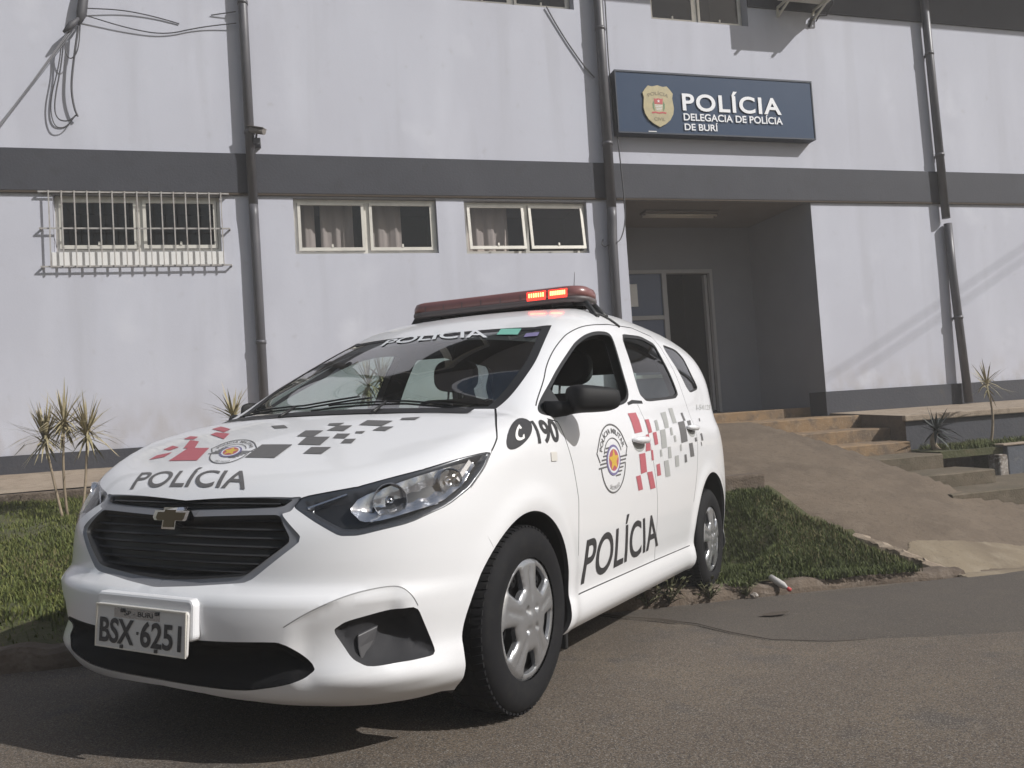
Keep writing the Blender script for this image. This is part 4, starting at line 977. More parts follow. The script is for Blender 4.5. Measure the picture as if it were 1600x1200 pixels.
# wheel-arch liners
for cx,cz,r in (FA,RA):
    for sg in (1,-1):
        mb=MB(); a=np.radians(np.linspace(-24,204,49)); n=len(a); v=[]
        edge=side(cx+r*np.cos(a),cz+r*np.sin(a))
        rings=[edge-[0,.0005,0],edge-[0,.018,0],np.stack([cx+(r+.012)*np.cos(a),0*a+.62,cz+(r+.012)*np.sin(a)],1),np.stack([cx+(r-.02)*np.cos(a),0*a+.58,cz+(r-.02)*np.sin(a)],1)]
        for rg in rings: v+=[(p[0],p[1]*sg,p[2]) for p in rg]
        f=[]; mi=[]
        mb.add(v[:2*n],[(i,i+1,i+1+n,i+n) for i in range(n-1)],0,False)
        mb.add(v[n:],[(j*n+i,j*n+i+1,(j+1)*n+i+1,(j+1)*n+i) for j in range(2) for i in range(n-1)],1,True)
        mb.add([v[3*n+i] for i in range(n)],[tuple(range(n))],1)
        mb.build('wheel_arch_liner',[M['plast2'],M['plast']],CAR)
# ------------------------------------------------------------------ roof light bar
LB=empty('light_bar'); LB.parent=CAR
def barpoly(x0,x1,yh,n=10):
    o=[]
    for k in range(n+1):
        t=k/n; o.append((x1-(x1-x0)*.5*(1-math.cos(t*math.pi)) if False else 0,0))
    return o
def capsule(hx,hy,r,n=8):
    o=[]
    for cx,cy,a0 in ((hx-r,hy-r,0),(-hx+r,hy-r,90),(-hx+r,-hy+r,180),(hx-r,-hy+r,270)):
        for k in range(n+1):
            a=math.radians(a0+90*k/n); o.append((cx+r*math.cos(a),cy+r*math.sin(a)))
    return np.array(o)
BX,BZ=-1.405,1.668
def loft(mb,secs,mi=0):
    n=len(secs[0]); v=[p for s_ in secs for p in s_]
    mb.add(v,[(i*n+k,i*n+(k+1)%n,(i+1)*n+(k+1)%n,(i+1)*n+k) for i in range(len(secs)-1) for k in range(n)],mi,True)
    mb.add(secs[0],[tuple(range(n))[::-1]],mi); mb.add(secs[-1],[tuple(range(n))],mi)
cap=lambda sx,sy,z:[(BX+p[0]*sx,p[1]*sy,BZ+z) for p in capsule(.13,.555,.10)]
mb=MB(); loft(mb,[cap(.94,.975,.0),cap(1.0,1.0,.012),cap(1.0,1.0,.028)]); mb.build('bar_base',M['lbbase'],LB)
mb=MB(); loft(mb,[cap(.985,.992,.028),cap(.985,.992,.058),cap(.93,.975,.080),cap(.80,.95,.088)]); mb.build('red_lens',M['redlens'],LB)
mb=MB()
for k in range(1,9):
    y=-.55+1.1*k/9; mb.box(BX+.02,BX+.1295,y-.002,y+.002,BZ+.026,BZ+.060)
mb.build('lens_divider',M['lbbase'],LB)
mb=MB()
fxb=BX+.129
mb.box(fxb-.006,fxb+.0015,.225,.335,BZ+.024,BZ+.070,0)
mb.box(fxb-.006,fxb+.0015,.352,.458,BZ+.024,BZ+.070,0)
for a,b,n in ((.232,.328,7),(.360,.450,9)):
    for k in range(n):
        y=a+(b-a)*(k+.5)/n; mb.box(fxb,fxb+.004,y-.003,y+.0035,BZ+.040,BZ+.062,1)
mb.build('lit_lamp',[M['lit'],M['litc']],LB)
for y in (-.50,.50):
    mb=MB(); sg=1 if y>0 else -1
    for dx in (-.06,.06):
        r0=above(np.array([BX+dx]),np.array([y*1.20]))[0]
        mb.tube([(BX+dx,y*.90,BZ+.002),(BX+dx,y*1.08,BZ-.006),(BX+dx,y*1.16,r0[2]+.022),(r0[0],r0[1],r0[2]+.002)],[.016,.017,.016,.018],8)
    mb.box(BX-.09,BX+.09,min(y*.7,y*.95),max(y*.7,y*.95),BZ-.016,BZ+.001)
    for xx in (.05,-.05):
        q0=above(np.array([BX+xx]),np.array([y*.5]))[0]; mb.tube([(BX+xx,y*.5,BZ),(q0[0],q0[1],q0[2]-.002)],.022,10)
    mb.build('mounting_foot',M['plast'],LB)
mb=MB()
# strap running down to the door edge
q=np.stack([np.linspace(BX+.02,BX-.14,14),np.linspace(.56,.645,14)],1); p=above(q[:,0],q[:,1]); mb.tube([a+np.array([0,0,.004]) for a in p],.008,6)
mb.build('strap',M['plast'],LB)
mb=MB(); q0=above(np.array([-1.75]),np.array([0.28]))[0]; mb.tube([q0,q0+np.array([-.03,0,.03]),q0+np.array([-.06,0,.27])],[.010,.004,.0015],6); mb.build('antenna',M['plast'],CAR)
# ================================================================== SETTING
def kerbY(X): return 4.22+.11*np.asarray(X,float)
def roadZ(X,Y): return -1.005-.055*(np.clip(X,-14,22)-.73)-.06*(np.clip(Y,-4,9)-2.65)
def lerp(a,b,t): return a+(b-a)*t
def grid_obj(name,xs,ys,zf,material,keep=None,kind='structure',smooth=True):
    X,Y=np.meshgrid(xs,ys); Z=zf(X,Y); nx=len(xs); v=np.stack([X,Y,Z],-1).reshape(-1,3)
    f=[]
    for j in range(len(ys)-1):
        for i in range(nx-1):
            if keep is None or keep((xs[i]+xs[i+1])/2,(ys[j]+ys[j+1])/2): f.append((j*nx+i,j*nx+i+1,(j+1)*nx+i+1,(j+1)*nx+i))
    me=D.meshes.new(name); me.from_pydata(v.tolist(),[],f); me.materials.append(material)
    me.polygons.foreach_set('use_smooth',np.full(len(me.polygons),smooth)); me.update()
    o=D.objects.new(name,me); COL.objects.link(o)
    if kind: o['kind']=kind
    return o
rs=np.random.RandomState(11)
def vnoise(X,Y,s,seed=0):
    X=np.asarray(X,float)*s; Y=np.asarray(Y,float)*s; xi=np.floor(X); yi=np.floor(Y); fx_=sm(X-xi); fy_=sm(Y-yi)
    h=lambda a,b:np.modf(np.abs(np.sin(a*127.1+b*311.7+seed*74.7)*43758.5453))[0]
    return lerp(lerp(h(xi,yi),h(xi+1,yi),fx_),lerp(h(xi,yi+1),h(xi+1,yi+1),fx_),fy_)
# ground to the horizon, road
big=np.concatenate([[-900,-300,-100,-40],np.linspace(-16,24,41),[60,150,400,900]])
grid_obj('ground',big,np.concatenate([[-900,-300,-100,-40],np.linspace(-16,30,47),[60,150,400,900]]),lambda X,Y: roadZ(X,Y)-.10,M['soil'])
rxs=np.concatenate([[-80,-40,-20],np.linspace(-12,20,129),[30,50,90]])
ts=np.concatenate([np.linspace(0,1,40)])
def road_sheet(name,xs,y0f,y1f,ny,dz,material):
    v=[];nx=len(xs)
    for j in range(ny):
        for x in xs:
            y=lerp(y0f(x),y1f(x),j/(ny-1)); v.append((x,y,float(roadZ(x,y))+(dz if j>0 or dz==0 else -.008)+.006*(float(vnoise(x,y,1.3))-.5)))
    f=[(j*nx+i,j*nx+i+1,(j+1)*nx+i+1,(j+1)*nx+i) for j in range(ny-1) for i in range(nx-1)]
    me=D.meshes.new(name); me.from_pydata(v,[],f); me.materials.append(material); me.polygons.foreach_set('use_smooth',np.ones(len(f),bool)); me.update()
    o=D.objects.new(name,me); COL.objects.link(o); o['kind']='structure'; return o
road_sheet('road',rxs,lambda x:-7.0,lambda x:float(kerbY(np.clip(x,-12,20)))+.06,60,0,M['asphalt'])
# newer asphalt lane along the kerb with a ragged edge
pe=np.array([(1.62,4.30),(1.72,4.12),(1.86,3.98),(1.98,3.78),(2.02,3.52),(2.10,3.30),(2.35,3.17),(2.72,3.10),(3.3,3.02),(4.2,2.9),(6,2.75),(9,2.6),(20,2.2)])
def peY(x): return float(np.interp(x,pe[:,0],pe[:,1]))+.035*(float(vnoise(x,0,7,3))-.5)
pxs=np.concatenate([np.linspace(1.62,4.5,150),np.linspace(4.6,20,60)])
road_sheet('asphalt_patch',pxs,peY,lambda x:max(float(kerbY(x))-.06-.05*float(vnoise(x,2,4,5)),peY(x)+.01),16,.005,M['patch'])
# the open crack along that edge
mb=MB(); cr=[(x,peY(x)) for x in np.linspace(1.64,2.5,90)]; v=[]
for i,(x,y) in enumerate(cr):
    w_=max(0.0001,.034*float(vnoise(x,1,9,8))**2-.009)*(1.2 if x<2.2 else .45 if x<3 else .22); v+=[(x,y-w_,float(roadZ(x,y))+.0125),(x,y+w_*.4,float(roadZ(x,y))+.0155)]
mb.add(v,[(2*i,2*i+1,2*i+3,2*i+2) for i in range(len(cr)-1)]); o=mb.build('road_crack',M['crack']); o['kind']='structure'
# drain stain plate
mb=MB(); mb.add([(2.49+.085*math.cos(a)*(1+.2*math.sin(3*a)),3.86+.03*math.sin(a),float(roadZ(2.5,3.86))+.019) for a in np.linspace(0,2*math.pi,18)[:-1]],[tuple(range(17))]); o=mb.build('road_hole',M['crack']); o['kind']='structure'
# ---- lawn surface
def foot_dist(X,Y):
    p=(np.stack([X-CTv[0],Y-CTv[1]],-1)@C[:2,:2]); lx=np.clip(np.maximum(p[...,0]-.9,-3.6-p[...,0]),0,None); ly=np.clip(np.abs(p[...,1])-.88,0,None)
    return np.hypot(lx,ly)
nrmc=C[:,2]
def carplane(X,Y): return CTv[2]-(nrmc[0]*(X-CTv[0])+nrmc[1]*(Y-CTv[1]))/nrmc[2]
def lawnZ(X,Y):
    X=np.asarray(X,float);Y=np.asarray(Y,float)
    k=kerbY(X)+.10; zk=roadZ(X,kerbY(X))+.085
    t=sm((X-.8)/2.4); Yw=lerp(7.72,6.0,t); Zw=lerp(-.44,-.74,t)
    b=lerp(zk,Zw,np.clip((Y-k)/(Yw-k),0,1.05))
    c=carplane(X,Y)-.02+.95*foot_dist(X,Y)
    z=np.minimum(b,np.maximum(c,zk-.05))
    rl=3.90+.78*np.clip((5.5-Y),0,1)
    z=z-.09*sm((X-(rl-.30))/.25)*sm((5.35-Y)/.3)
    return z+.03*(vnoise(X,Y,2.2,1)-.5)+.012*(vnoise(X,Y,7,2)-.5)
lx=np.arange(-9,4.9,.07); ly=np.arange(3.2,7.95,.07)
rampL=lambda Y: 3.90+.78*np.clip((5.5-Y),0,1)+.03*math.sin(Y*5)
lawn=grid_obj('lawn',lx,ly,lawnZ,M['soil'],keep=lambda x,y: y>kerbY(x)+.03 and x<rampL(y)+.05)
# kerb stones: rough blocks along the road edge, each with its own wear
v=[];mbk=MB()
xs=np.arange(-9,4.60,.045)
prof=[(-.035,-.12),(-.03,.03),(-.012,.075),(.02,.092),(.10,.095),(.13,.05),(.13,-.12)]
vs=[]
for x in xs:
    e=float(vnoise(x,0,3.1,21)); e2=float(vnoise(x,3,9,22)); brk=max(0,float(vnoise(x,5,1.6,23))-.55)*2.0*(x>2.6)
    if x<2.55: brk=0
    else: brk=min(1,brk+.35)
    for j,(dy,dz) in enumerate(prof):
        y=float(kerbY(x))+dy+.04*(e-.5)+.03*(e2-.5)*(j in(1,2)); z=float(roadZ(x,kerbY(x)))+dz*(1-.75*brk if dz>0 else 1)+.026*(e2-.5)*(dz>0)
        vs.append((x,y,z))
n=len(prof)
mbk.add(vs,[(i*n+k,i*n+k+1,(i+1)*n+k+1,(i+1)*n+k) for i in range(len(xs)-1) for k in range(n-1)],0,False)
ko=mbk.build('kerb',M['kerb']); ko['kind']='structure'
# walkway strip along the left wall, low edge wall
wk=grid_obj('walkway',np.linspace(-9,4.0,60),np.linspace(7.72,9.02,8),lambda X,Y: -.225-.10*(9-Y)+.006*(vnoise(X,Y,3,4)-.5),M['concrete'])
mb=MB(); mb.box(-9,1.6,7.60,7.715,-.75,-.362); o=mb.build('walkway_edge',M['kerb'],bevel=.015); o['kind']='structure'
# ramp of worn concrete
def rampR(Y): return np.interp(Y,[4.4,5.6,6.05,6.5,7.0,7.45,7.9,8.4,9.2],[9.5,7.6,6.15,5.82,5.72,5.60,5.45,5.25,5.2])
def rampZ(X,Y):
    tt=np.clip((Y-kerbY(X))/(8.35-kerbY(X)),0,1); a=lerp(roadZ(X,kerbY(X))+.02,-.232,tt**.84)
    b=lerp(roadZ(X,kerbY(X))+.012,-1.03-.04*(X-6.1),np.clip((Y-kerbY(X))/(6.1-kerbY(X)),0,1))
    t=sm((X-lerp(5.0,4.7,np.clip((5.5-Y),0,1)))/1.1)*sm((6.4-Y)/.5)
    z=lerp(a,np.minimum(a,b),t)
    e=sm((Y-kerbY(X))/.35)
    return np.where(Y<kerbY(X),roadZ(X,Y)+.012-.25*np.clip(kerbY(X)-.05-Y,0,.2),np.maximum(z,roadZ(X,Y)+.012))+.008*(vnoise(X,Y,2.5,6)-.5)*e+.006*(vnoise(X,Y,9,7)-.5)
rX=np.linspace(1.2,12,200); rY=np.linspace(4.3,9.02,100)
grid_obj('concrete_ramp',rX,rY,rampZ,M['ramp'],keep=lambda x,y:(y>kerbY(x)-.20) and (x<rampR(y)) and (x>rampL(y) or y>6.12))
def apK(x,y):
    top=np.interp(x,[4.0,4.5,5.2,6.2,7.5,9],[4.75,5.05,5.10,5.25,5.5,5.6])+.30*(float(vnoise(x,y,1.5,61))-.5)+.05*(float(vnoise(x,y,7,62))-.5)
    return y>kerbY(x)-.10-.10*float(vnoise(x,3,3,63)) and y<top and x>rampL(y)-.01 and x<rampR(y)
grid_obj('concrete_apron',np.linspace(3.9,9.5,330),np.linspace(4.3,5.9,130),lambda X,Y: rampZ(X,Y)+.005,M['apron'],keep=apK)
# pale broken kerb end at the foot of the ramp
mb=MB(); q=[]
for k in range(16):
    t=k/15; y=lerp(5.25,4.68,t); x=float(rampL(y))+.02*math.sin(k*2.1)+.03; z=float(rampZ(x+.12,y))-.015; r=.055+.03*math.sin(k*1.7)+.02*math.sin(k*3.1)
    q.append(((x,y,z+.012),r))
for k in range(15):
    (p0,r0),(p1,r1)=q[k],q[k+1]
v=[]
for p,r in q:
    for dx,dz in ((-1,-.12),(-.8,.02),(-.2,.035),(.5,.02),(1.1,-.02)): v.append((p[0]+dx*r,p[1],p[2]+dz))
mb.add(v,[(i*5+k,i*5+k+1,(i+1)*5+k+1,(i+1)*5+k) for i in range(15) for k in range(4)],0,False)
o=mb.build('ramp_edge',M['concrete']); o['kind']='structure'
mb=MB(); 
for x0,x1,dz in ((2.3,3.05,0),(3.06,3.88,.01)):
    mb.box(x0,x1,6.0,6.14,-.95,-.615+dz)
o=mb.build('lawn_kerb',M['kerb'],bevel=.02); o['kind']='structure'
# steps
ST=[(8.40,-.237,6.95,9.35),(7.90,-.395,6.86,8.4),(7.45,-.545,6.70,7.9),(7.0,-.675,6.70,7.45),(6.5,-.83,6.86,7.0),(6.05,-.97,11,7.02)]
stairs=empty('front_steps',(5.8,6.05,-1.0)); tag(stairs,'flight of worn brown concrete steps climbing to the porch beside the ramp','steps')
for k,(y,z,x1,yb) in enumerate(ST):
    mb=MB(); n=14; x0=float(rampR(y))-.28
    if k==0: x0=4.12
    xs_=np.linspace(x0,x1,n); v=[]
    for x in xs_:
        w_=.014*(float(vnoise(x,y,4,31))-.5); g=.008*(float(vnoise(x,y,6,32))-.5)
        v+=[(x-5.8,y+w_-6.05,z-.35+1.0),(x-5.8,y+w_-6.05,z-.012+g+1.0),(x-5.8,y+w_+.018-6.05,z+g*.6+1.0),(x-5.8,yb-6.05,z+.004+1.0)]
    mb.add(v,[(i*4+j,i*4+j+1,(i+1)*4+j+1,(i+1)*4+j) for i in range(n-1) for j in range(3)])
    mb.add(v[:4],[(0,1,2,3)]); mb.add(v[-4:],[(3,2,1,0)])
    o=mb.build('step',M['step'] if k<3 else M['step_old'],stairs)
mb=MB(); mb.box(4.12-5.8,6.83-5.8,9.33-6.05,11-6.05,-.36+1.0,-.11+1.0); mb.build('landing',M['step'],stairs,bevel=.01)
# raised walkway on the right with its retaining wall, planter below
def slabtop(y): return -.20-.048*(9-y)
mb=MB()
v=[(6.84,7.65,-1.2),(14,7.65,-1.2),(6.84,7.65,slabtop(7.65)),(14,7.65,slabtop(7.65)),(6.84,9.01,slabtop(9.01)),(14,9.01,slabtop(9.01)),(6.84,9.01,-1.2)]
mb.add(v,[(2,3,5,4)],0); mb.add(v,[(0,1,3,2)],1); mb.add(v,[(0,2,4,6)],2)
o=mb.build('raised_walkway',[M['concrete'],M['plinth'],M['ramp']]); o['kind']='structure'
mb=MB(); mb.box(6.80,14,7.60,7.655,slabtop(7.65)-.065,slabtop(7.65)+.006); o=mb.build('walkway_lip',M['concrete'],bevel=.012); o['kind']='structure'
mb=MB(); mb.box(6.72,14,7.04,7.66,-.735,-.66); mb.box(7.45,14,7.05,7.66,-1.3,-.7355); mb.box(6.72,7.44,7.34,7.66,-1.3,-.7355)
gb=mb.build('planter_bed',M['soil']); gb['kind']='structure'
pw=empty('planter_wall',(7.5,7.0,-1.0)); tag(pw,'low dark painted wall holding the planter right of the steps','low wall')
def bx(name,x0,x1,y0,y1,z0,z1,m_,par,bev=.012):
    mb=MB(); o=par.location; mb.box(x0-o.x,x1-o.x,y0-o.y,y1-o.y,z0-o.z,z1-o.z); return mb.build(name,m_,par,bevel=bev)
M['bare']=mat('bare_brick_wall',(.085,.062,.045),.95,noise=[(5,.35,.7,(.05,.037,.028)),(20,.5,.75,(.13,.10,.075))],bump=[(25,.6)])
M['white_worn']=mat('worn_whitewash',(.30,.27,.24),.9,noise=[(9,.4,.62,(.10,.075,.055)),(30,.5,.7,(.5,.47,.44))],bump=(25,.5))
M['bluewall']=mat('dark_blue_wall_paint',(.085,.095,.115),.75,noise=[(3,.4,.7,(.06,.065,.075)),(14,.55,.75,(.15,.15,.15))],bump=(25,.3))
bx('bare_section',6.72,7.42,7.30,7.335,-1.3,-.74,M['bare'],pw)
bx('worn_end',7.43,7.55,6.97,7.13,-1.3,-.74,M['white_worn'],pw,.02)
bx('painted_section',7.565,14,6.985,7.10,-1.3,-.655,M['bluewall'],pw)
bx('coping',7.5,14,6.97,7.125,-.653,-.63,M['concrete'],pw)
# ================================================================== BUILDING
B=empty('police_station_building',(5,9,-.2)); tag(B,'two storey lavender white police station with dark grey band, recessed porch and aluminium windows','building')
BO=np.array([5,9,-.2])
def part(mb,name,m_,parent=B,bevel=0,off=None):
    o=BO if off is None else off
    mb.v=[tuple(np.array(p)-o) for p in mb.v]; return mb.build(name,m_,parent,bevel=bevel)
holes=[(-2.25,-.63,2.01,2.62),(.14,1.75,1.975,2.615),(2.08,3.62,1.965,2.60),(4.12,6.83,-.60,2.62),(2.10,3.64,5.02,6.05),(4.69,6.10,4.985,6.05),(-2.3,-.7,5.02,6.05),(.15,1.7,5.02,6.05)]
X0,X1,Z0,Z1=-9.0,15.0,-1.2,6.62
def holed(mb,y,xs_holes,x0,x1,z0,z1,maxc=.9):
    xs=sorted({x0,x1,*[h[0] for h in xs_holes],*[h[1] for h in xs_holes]}); zs=sorted({z0,z1,*[h[2] for h in xs_holes],*[h[3] for h in xs_holes]})
    V={};v=[];f=[]
    def vi(x,z):
        k=(round(x,4),round(z,4))
        if k not in V: V[k]=len(v); v.append((x,y,z))
        return V[k]
    for a,b in zip(xs[:-1],xs[1:]):
        for c,d in zip(zs[:-1],zs[1:]):
            if any(h[0]-1e-6<=a and b<=h[1]+1e-6 and h[2]-1e-6<=c and d<=h[3]+1e-6 for h in xs_holes): continue
            f.append((vi(a,c),vi(b,c),vi(b,d),vi(a,d)))
    mb.add(v,f)
mb=MB(); holed(mb,9.0,holes,X0,X1,Z0,Z1)
for i,h in enumerate(holes):
    dp=.165 if i<4 else .24
    a,b,c,d=h; 
    fs=[[(a,9,c),(a,9+dp,c),(a,9+dp,d),(a,9,d)],[(b,9,c),(b,9,d),(b,9+dp,d),(b,9+dp,c)],[(a,9,c),(b,9,c),(b,9+dp,c),(a,9+dp,c)],[(a,9,d),(a,9+dp,d),(b,9+dp,d),(b,9,d)]]
    if i==3: continue
    for q in fs: mb.add(q,[(0,1,2,3)])
mb.add([(X0,9,Z0),(X0,16,Z0),(X0,16,Z1),(X0,9,Z1)],[(0,1,2,3)]); mb.add([(X1,9,Z0),(X1,9,Z1),(X1,16,Z1),(X1,16,Z0)],[(0,1,2,3)]); mb.add([(X0,16,Z0),(X1,16,Z0),(X1,16,Z1),(X0,16,Z1)],[(0,1,2,3)])
part(mb,'wall',M['wall'])
mb=MB(); mb.box(X0-.1,X1+.1,9-1.12,16.1,Z1+.002,Z1+.16); part(mb,'roof_slab',M['wall'])
# band and plinth
mb=MB(); 
for a,b in ((X0,X1),): mb.box(a,b,8.975,8.998,2.645,3.085)
part(mb,'dark_band',M['band'],bevel=.006)
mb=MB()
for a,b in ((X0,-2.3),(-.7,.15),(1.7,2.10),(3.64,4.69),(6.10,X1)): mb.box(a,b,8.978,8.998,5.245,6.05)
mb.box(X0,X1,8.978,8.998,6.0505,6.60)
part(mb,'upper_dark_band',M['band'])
mb=MB(); mb.box(X0,X1,8.970,8.997,2.622,2.643); part(mb,'band_edge',M['crack'])
mb=MB(); mb.box(X0,4.118,8.968,8.998,-.6,-.045); mb.box(6.80,X1,8.968,8.998,-.6,.085); mb.box(6.805,6.829,9.0,9.32,-.6,.085); part(mb,'plinth',M['plinth'])
# porch
PB_=10.5
mb=MB()
mb.add([(4.12,9,-.6),(4.12,PB_,-.6),(4.12,PB_,2.66),(4.12,9,2.66)],[(0,1,2,3)]); mb.add([(6.83,9,-.6),(6.83,9,2.66),(6.83,PB_,2.66),(6.83,PB_,-.6)],[(0,1,2,3)])
dh=(4.50,6.14,-.6,2.03)
holed(mb,PB_,[dh],4.12,6.83,-.6,2.66); part(mb,'porch_wall',M['porch'])
mb=MB(); mb.add([(4.12,9,2.66),(6.83,9,2.66),(6.83,PB_,2.66),(4.12,PB_,2.66)],[(0,1,2,3)]); part(mb,'porch_ceiling',M['ceil'])
mb=MB(); mb.box(4.1,6.9,PB_+.10,13,-.35,-.08); mb.add([(4.1,13,-.4),(7,13,-.4),(7,13,2.7),(4.1,13,2.7)],[(0,1,2,3)]); mb.add([(4.1,10.6,2.7),(7,10.6,2.7),(7,13,2.7),(4.1,13,2.7)],[(0,1,2,3)]); mb.add([(4.1,10.6,-.4),(4.1,13,-.4),(4.1,13,2.7),(4.1,10.6,2.7)],[(0,1,2,3)]); mb.add([(7,10.6,-.4),(7,13,-.4),(7,13,2.7),(7,10.6,2.7)],[(0,1,2,3)])
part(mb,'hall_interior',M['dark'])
# door: aluminium frame, fixed side light, open doorway, leaf swung inwards
mb=MB(); dy0,dy1=PB_-.03,PB_+.05
M['doorframe']=mat('door_frame_paint',(.36,.355,.36),.5)
for a,b,c,d in ((4.50,6.14,1.975,2.03),(4.50,4.545,-.10,1.975),(6.095,6.14,-.10,1.975),(5.31,5.385,-.10,1.975),(4.545,5.31,1.30,1.36),(4.545,5.31,.45,.50),(4.545,5.31,-.10,-.04)): mb.box(a,b,dy0,dy1,c,d)
DF=part(mb,'entrance_door',M['doorframe'],bevel=.004)
DO=np.array(BO)
mb=MB(); mb.box(4.545,5.31,PB_+.005,PB_+.013,-.04,1.975); part(mb,'pane',mat('blue_film_glass',(.05,.075,.15),.25),DF)
mb=MB(); mb.box(4.60,4.92,PB_-.004,PB_+.002,1.50,1.83); part(mb,'notice_paper',M['white'],DF)
mb=MB(); mb.box(5.385,5.395,PB_+.004,PB_+.012,.55,.95); mb.box(5.29,5.40,PB_-.045,PB_-.032,.86,.93); part(mb,'handle',M['white'],DF)
mb=MB(); mb.box(6.05,6.09,PB_+.055,PB_+.13,-.07,1.96); part(mb,'leaf',M['doorframe'],DF)
# windows
def window(x0,x1,z0,z1,sashes,open_sash=None,curtains=(),inset_=.085,name='window',dark=True):
    y=9+inset_; f=.032; mb=MB()
    mb.box(x0+.003,x1-.003,y-.012,y+.03,z1-.04,z1-.003); mb.box(x0+.003,x1-.003,y-.012,y+.03,z0+.003,z0+.04)
    mb.box(x0+.003,x0+.04,y-.012,y+.03,z0+.04,z1-.04); mb.box(x1-.04,x1-.003,y-.012,y+.03,z0+.04,z1-.04)
    xm=[x0+(x1-x0)*k/sashes for k in range(1,sashes)]
    for q in xm: mb.box(q-.028,q+.028,y-.012,y+.03,z0+.04,z1-.04)
    W_=part(mb,name,M['alu'],bevel=.003)
    xs=[x0]+xm+[x1]
    for k in range(sashes):
        a=xs[k]+(.042 if k==0 else .030); b=xs[k+1]-(.042 if k==sashes-1 else .030)
        tilt=open_sash if (open_sash and True) else 0.0
        c,s_=math.cos(tilt),math.sin(tilt); zt=z1-.045; hh=zt-(z0+.045)
        def P(x,h,d): return (x,y-.016-h*s_-d*c,zt-h*c+d*s_)     # hung from the top, h down, d outwards
        mb=MB()
        def bar(xa,xb,ha,hb,d0=.0,d1=.022):
            v=[P(x,h,d) for d in (d0,d1) for h in (ha,hb) for x in (xa,xb)]; mb.add(v,[(0,1,3,2),(4,6,7,5),(0,4,5,1),(2,3,7,6),(0,2,6,4),(1,5,7,3)])
        bar(a,b,0,f); bar(a,b,hh-f*1.15,hh); bar(a,a+f,f,hh-f*1.15); bar(b-f,b,f,hh-f*1.15)
        xm_=(a+b)/2; bar(xm_-.010,xm_+.010,hh-f*1.15-.035,hh-f*1.15,.004,.030)
        sa=part(mb,'sash',M['alu'],W_)
        mb=MB(); v=[P(x,h,.010) for h in (f,hh-f*1.15) for x in (a+f,b-f)]; mb.add(v,[(0,1,3,2)]); part(mb,'pane',M['wglass'],W_)
    for ca,cb,cz in curtains:
        mb=MB(); n=max(12,int((cb-ca)/.02)); v=[]
        for i in range(n+1):
            x=lerp(ca,cb,i/n); yy=y+.14+.018*math.sin(x*38)+.008*math.sin(x*91)
            v+=[(x,yy,z0-.02),(x,yy,cz)]
        mb.add(v,[(2*i,2*i+2,2*i+3,2*i+1) for i in range(n)],0,True); part(mb,'curtain',M['curtain'],W_)
    # dark room box behind
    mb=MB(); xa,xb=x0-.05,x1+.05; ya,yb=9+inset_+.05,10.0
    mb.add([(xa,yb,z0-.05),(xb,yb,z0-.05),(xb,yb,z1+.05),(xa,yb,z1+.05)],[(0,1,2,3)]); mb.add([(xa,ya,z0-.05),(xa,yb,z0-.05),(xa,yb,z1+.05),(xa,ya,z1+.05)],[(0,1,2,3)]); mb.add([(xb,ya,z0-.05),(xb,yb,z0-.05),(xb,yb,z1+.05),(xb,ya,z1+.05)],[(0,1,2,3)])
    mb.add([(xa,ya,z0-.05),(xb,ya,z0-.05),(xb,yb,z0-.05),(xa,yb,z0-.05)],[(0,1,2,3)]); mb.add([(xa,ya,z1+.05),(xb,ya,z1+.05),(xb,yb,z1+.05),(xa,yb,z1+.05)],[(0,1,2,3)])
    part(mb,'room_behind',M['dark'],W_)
    return W_
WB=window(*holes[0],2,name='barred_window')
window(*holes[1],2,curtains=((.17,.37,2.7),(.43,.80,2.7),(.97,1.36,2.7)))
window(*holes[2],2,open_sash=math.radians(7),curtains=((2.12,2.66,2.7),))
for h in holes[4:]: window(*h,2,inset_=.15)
# window grille standing off the wall
mb=MB(); gy=8.935
bars=[]
for k in range(15):
    x=-2.27+1.66*k/14; mb.box(x-.0055,x+.0055,gy-.0055,gy+.0055,1.835,2.635)
part(mb,'window_grille',M['bars'],WB)
mb=MB()
for z in (1.85,2.245,2.625):
    mb.box(-2.37,-.53,gy+.009,gy+.019,z-.008,z+.008)
    for x in (-2.37,-.545): mb.box(x,x+.015,gy+.019,8.999,z-.008,z+.008)
part(mb,'grille_rail',M['bars'],WB)
mb=MB(); mb.box(-2.27,-.61,8.985,8.999,1.86,2.005); part(mb,'sill_patch',M['white'],WB)
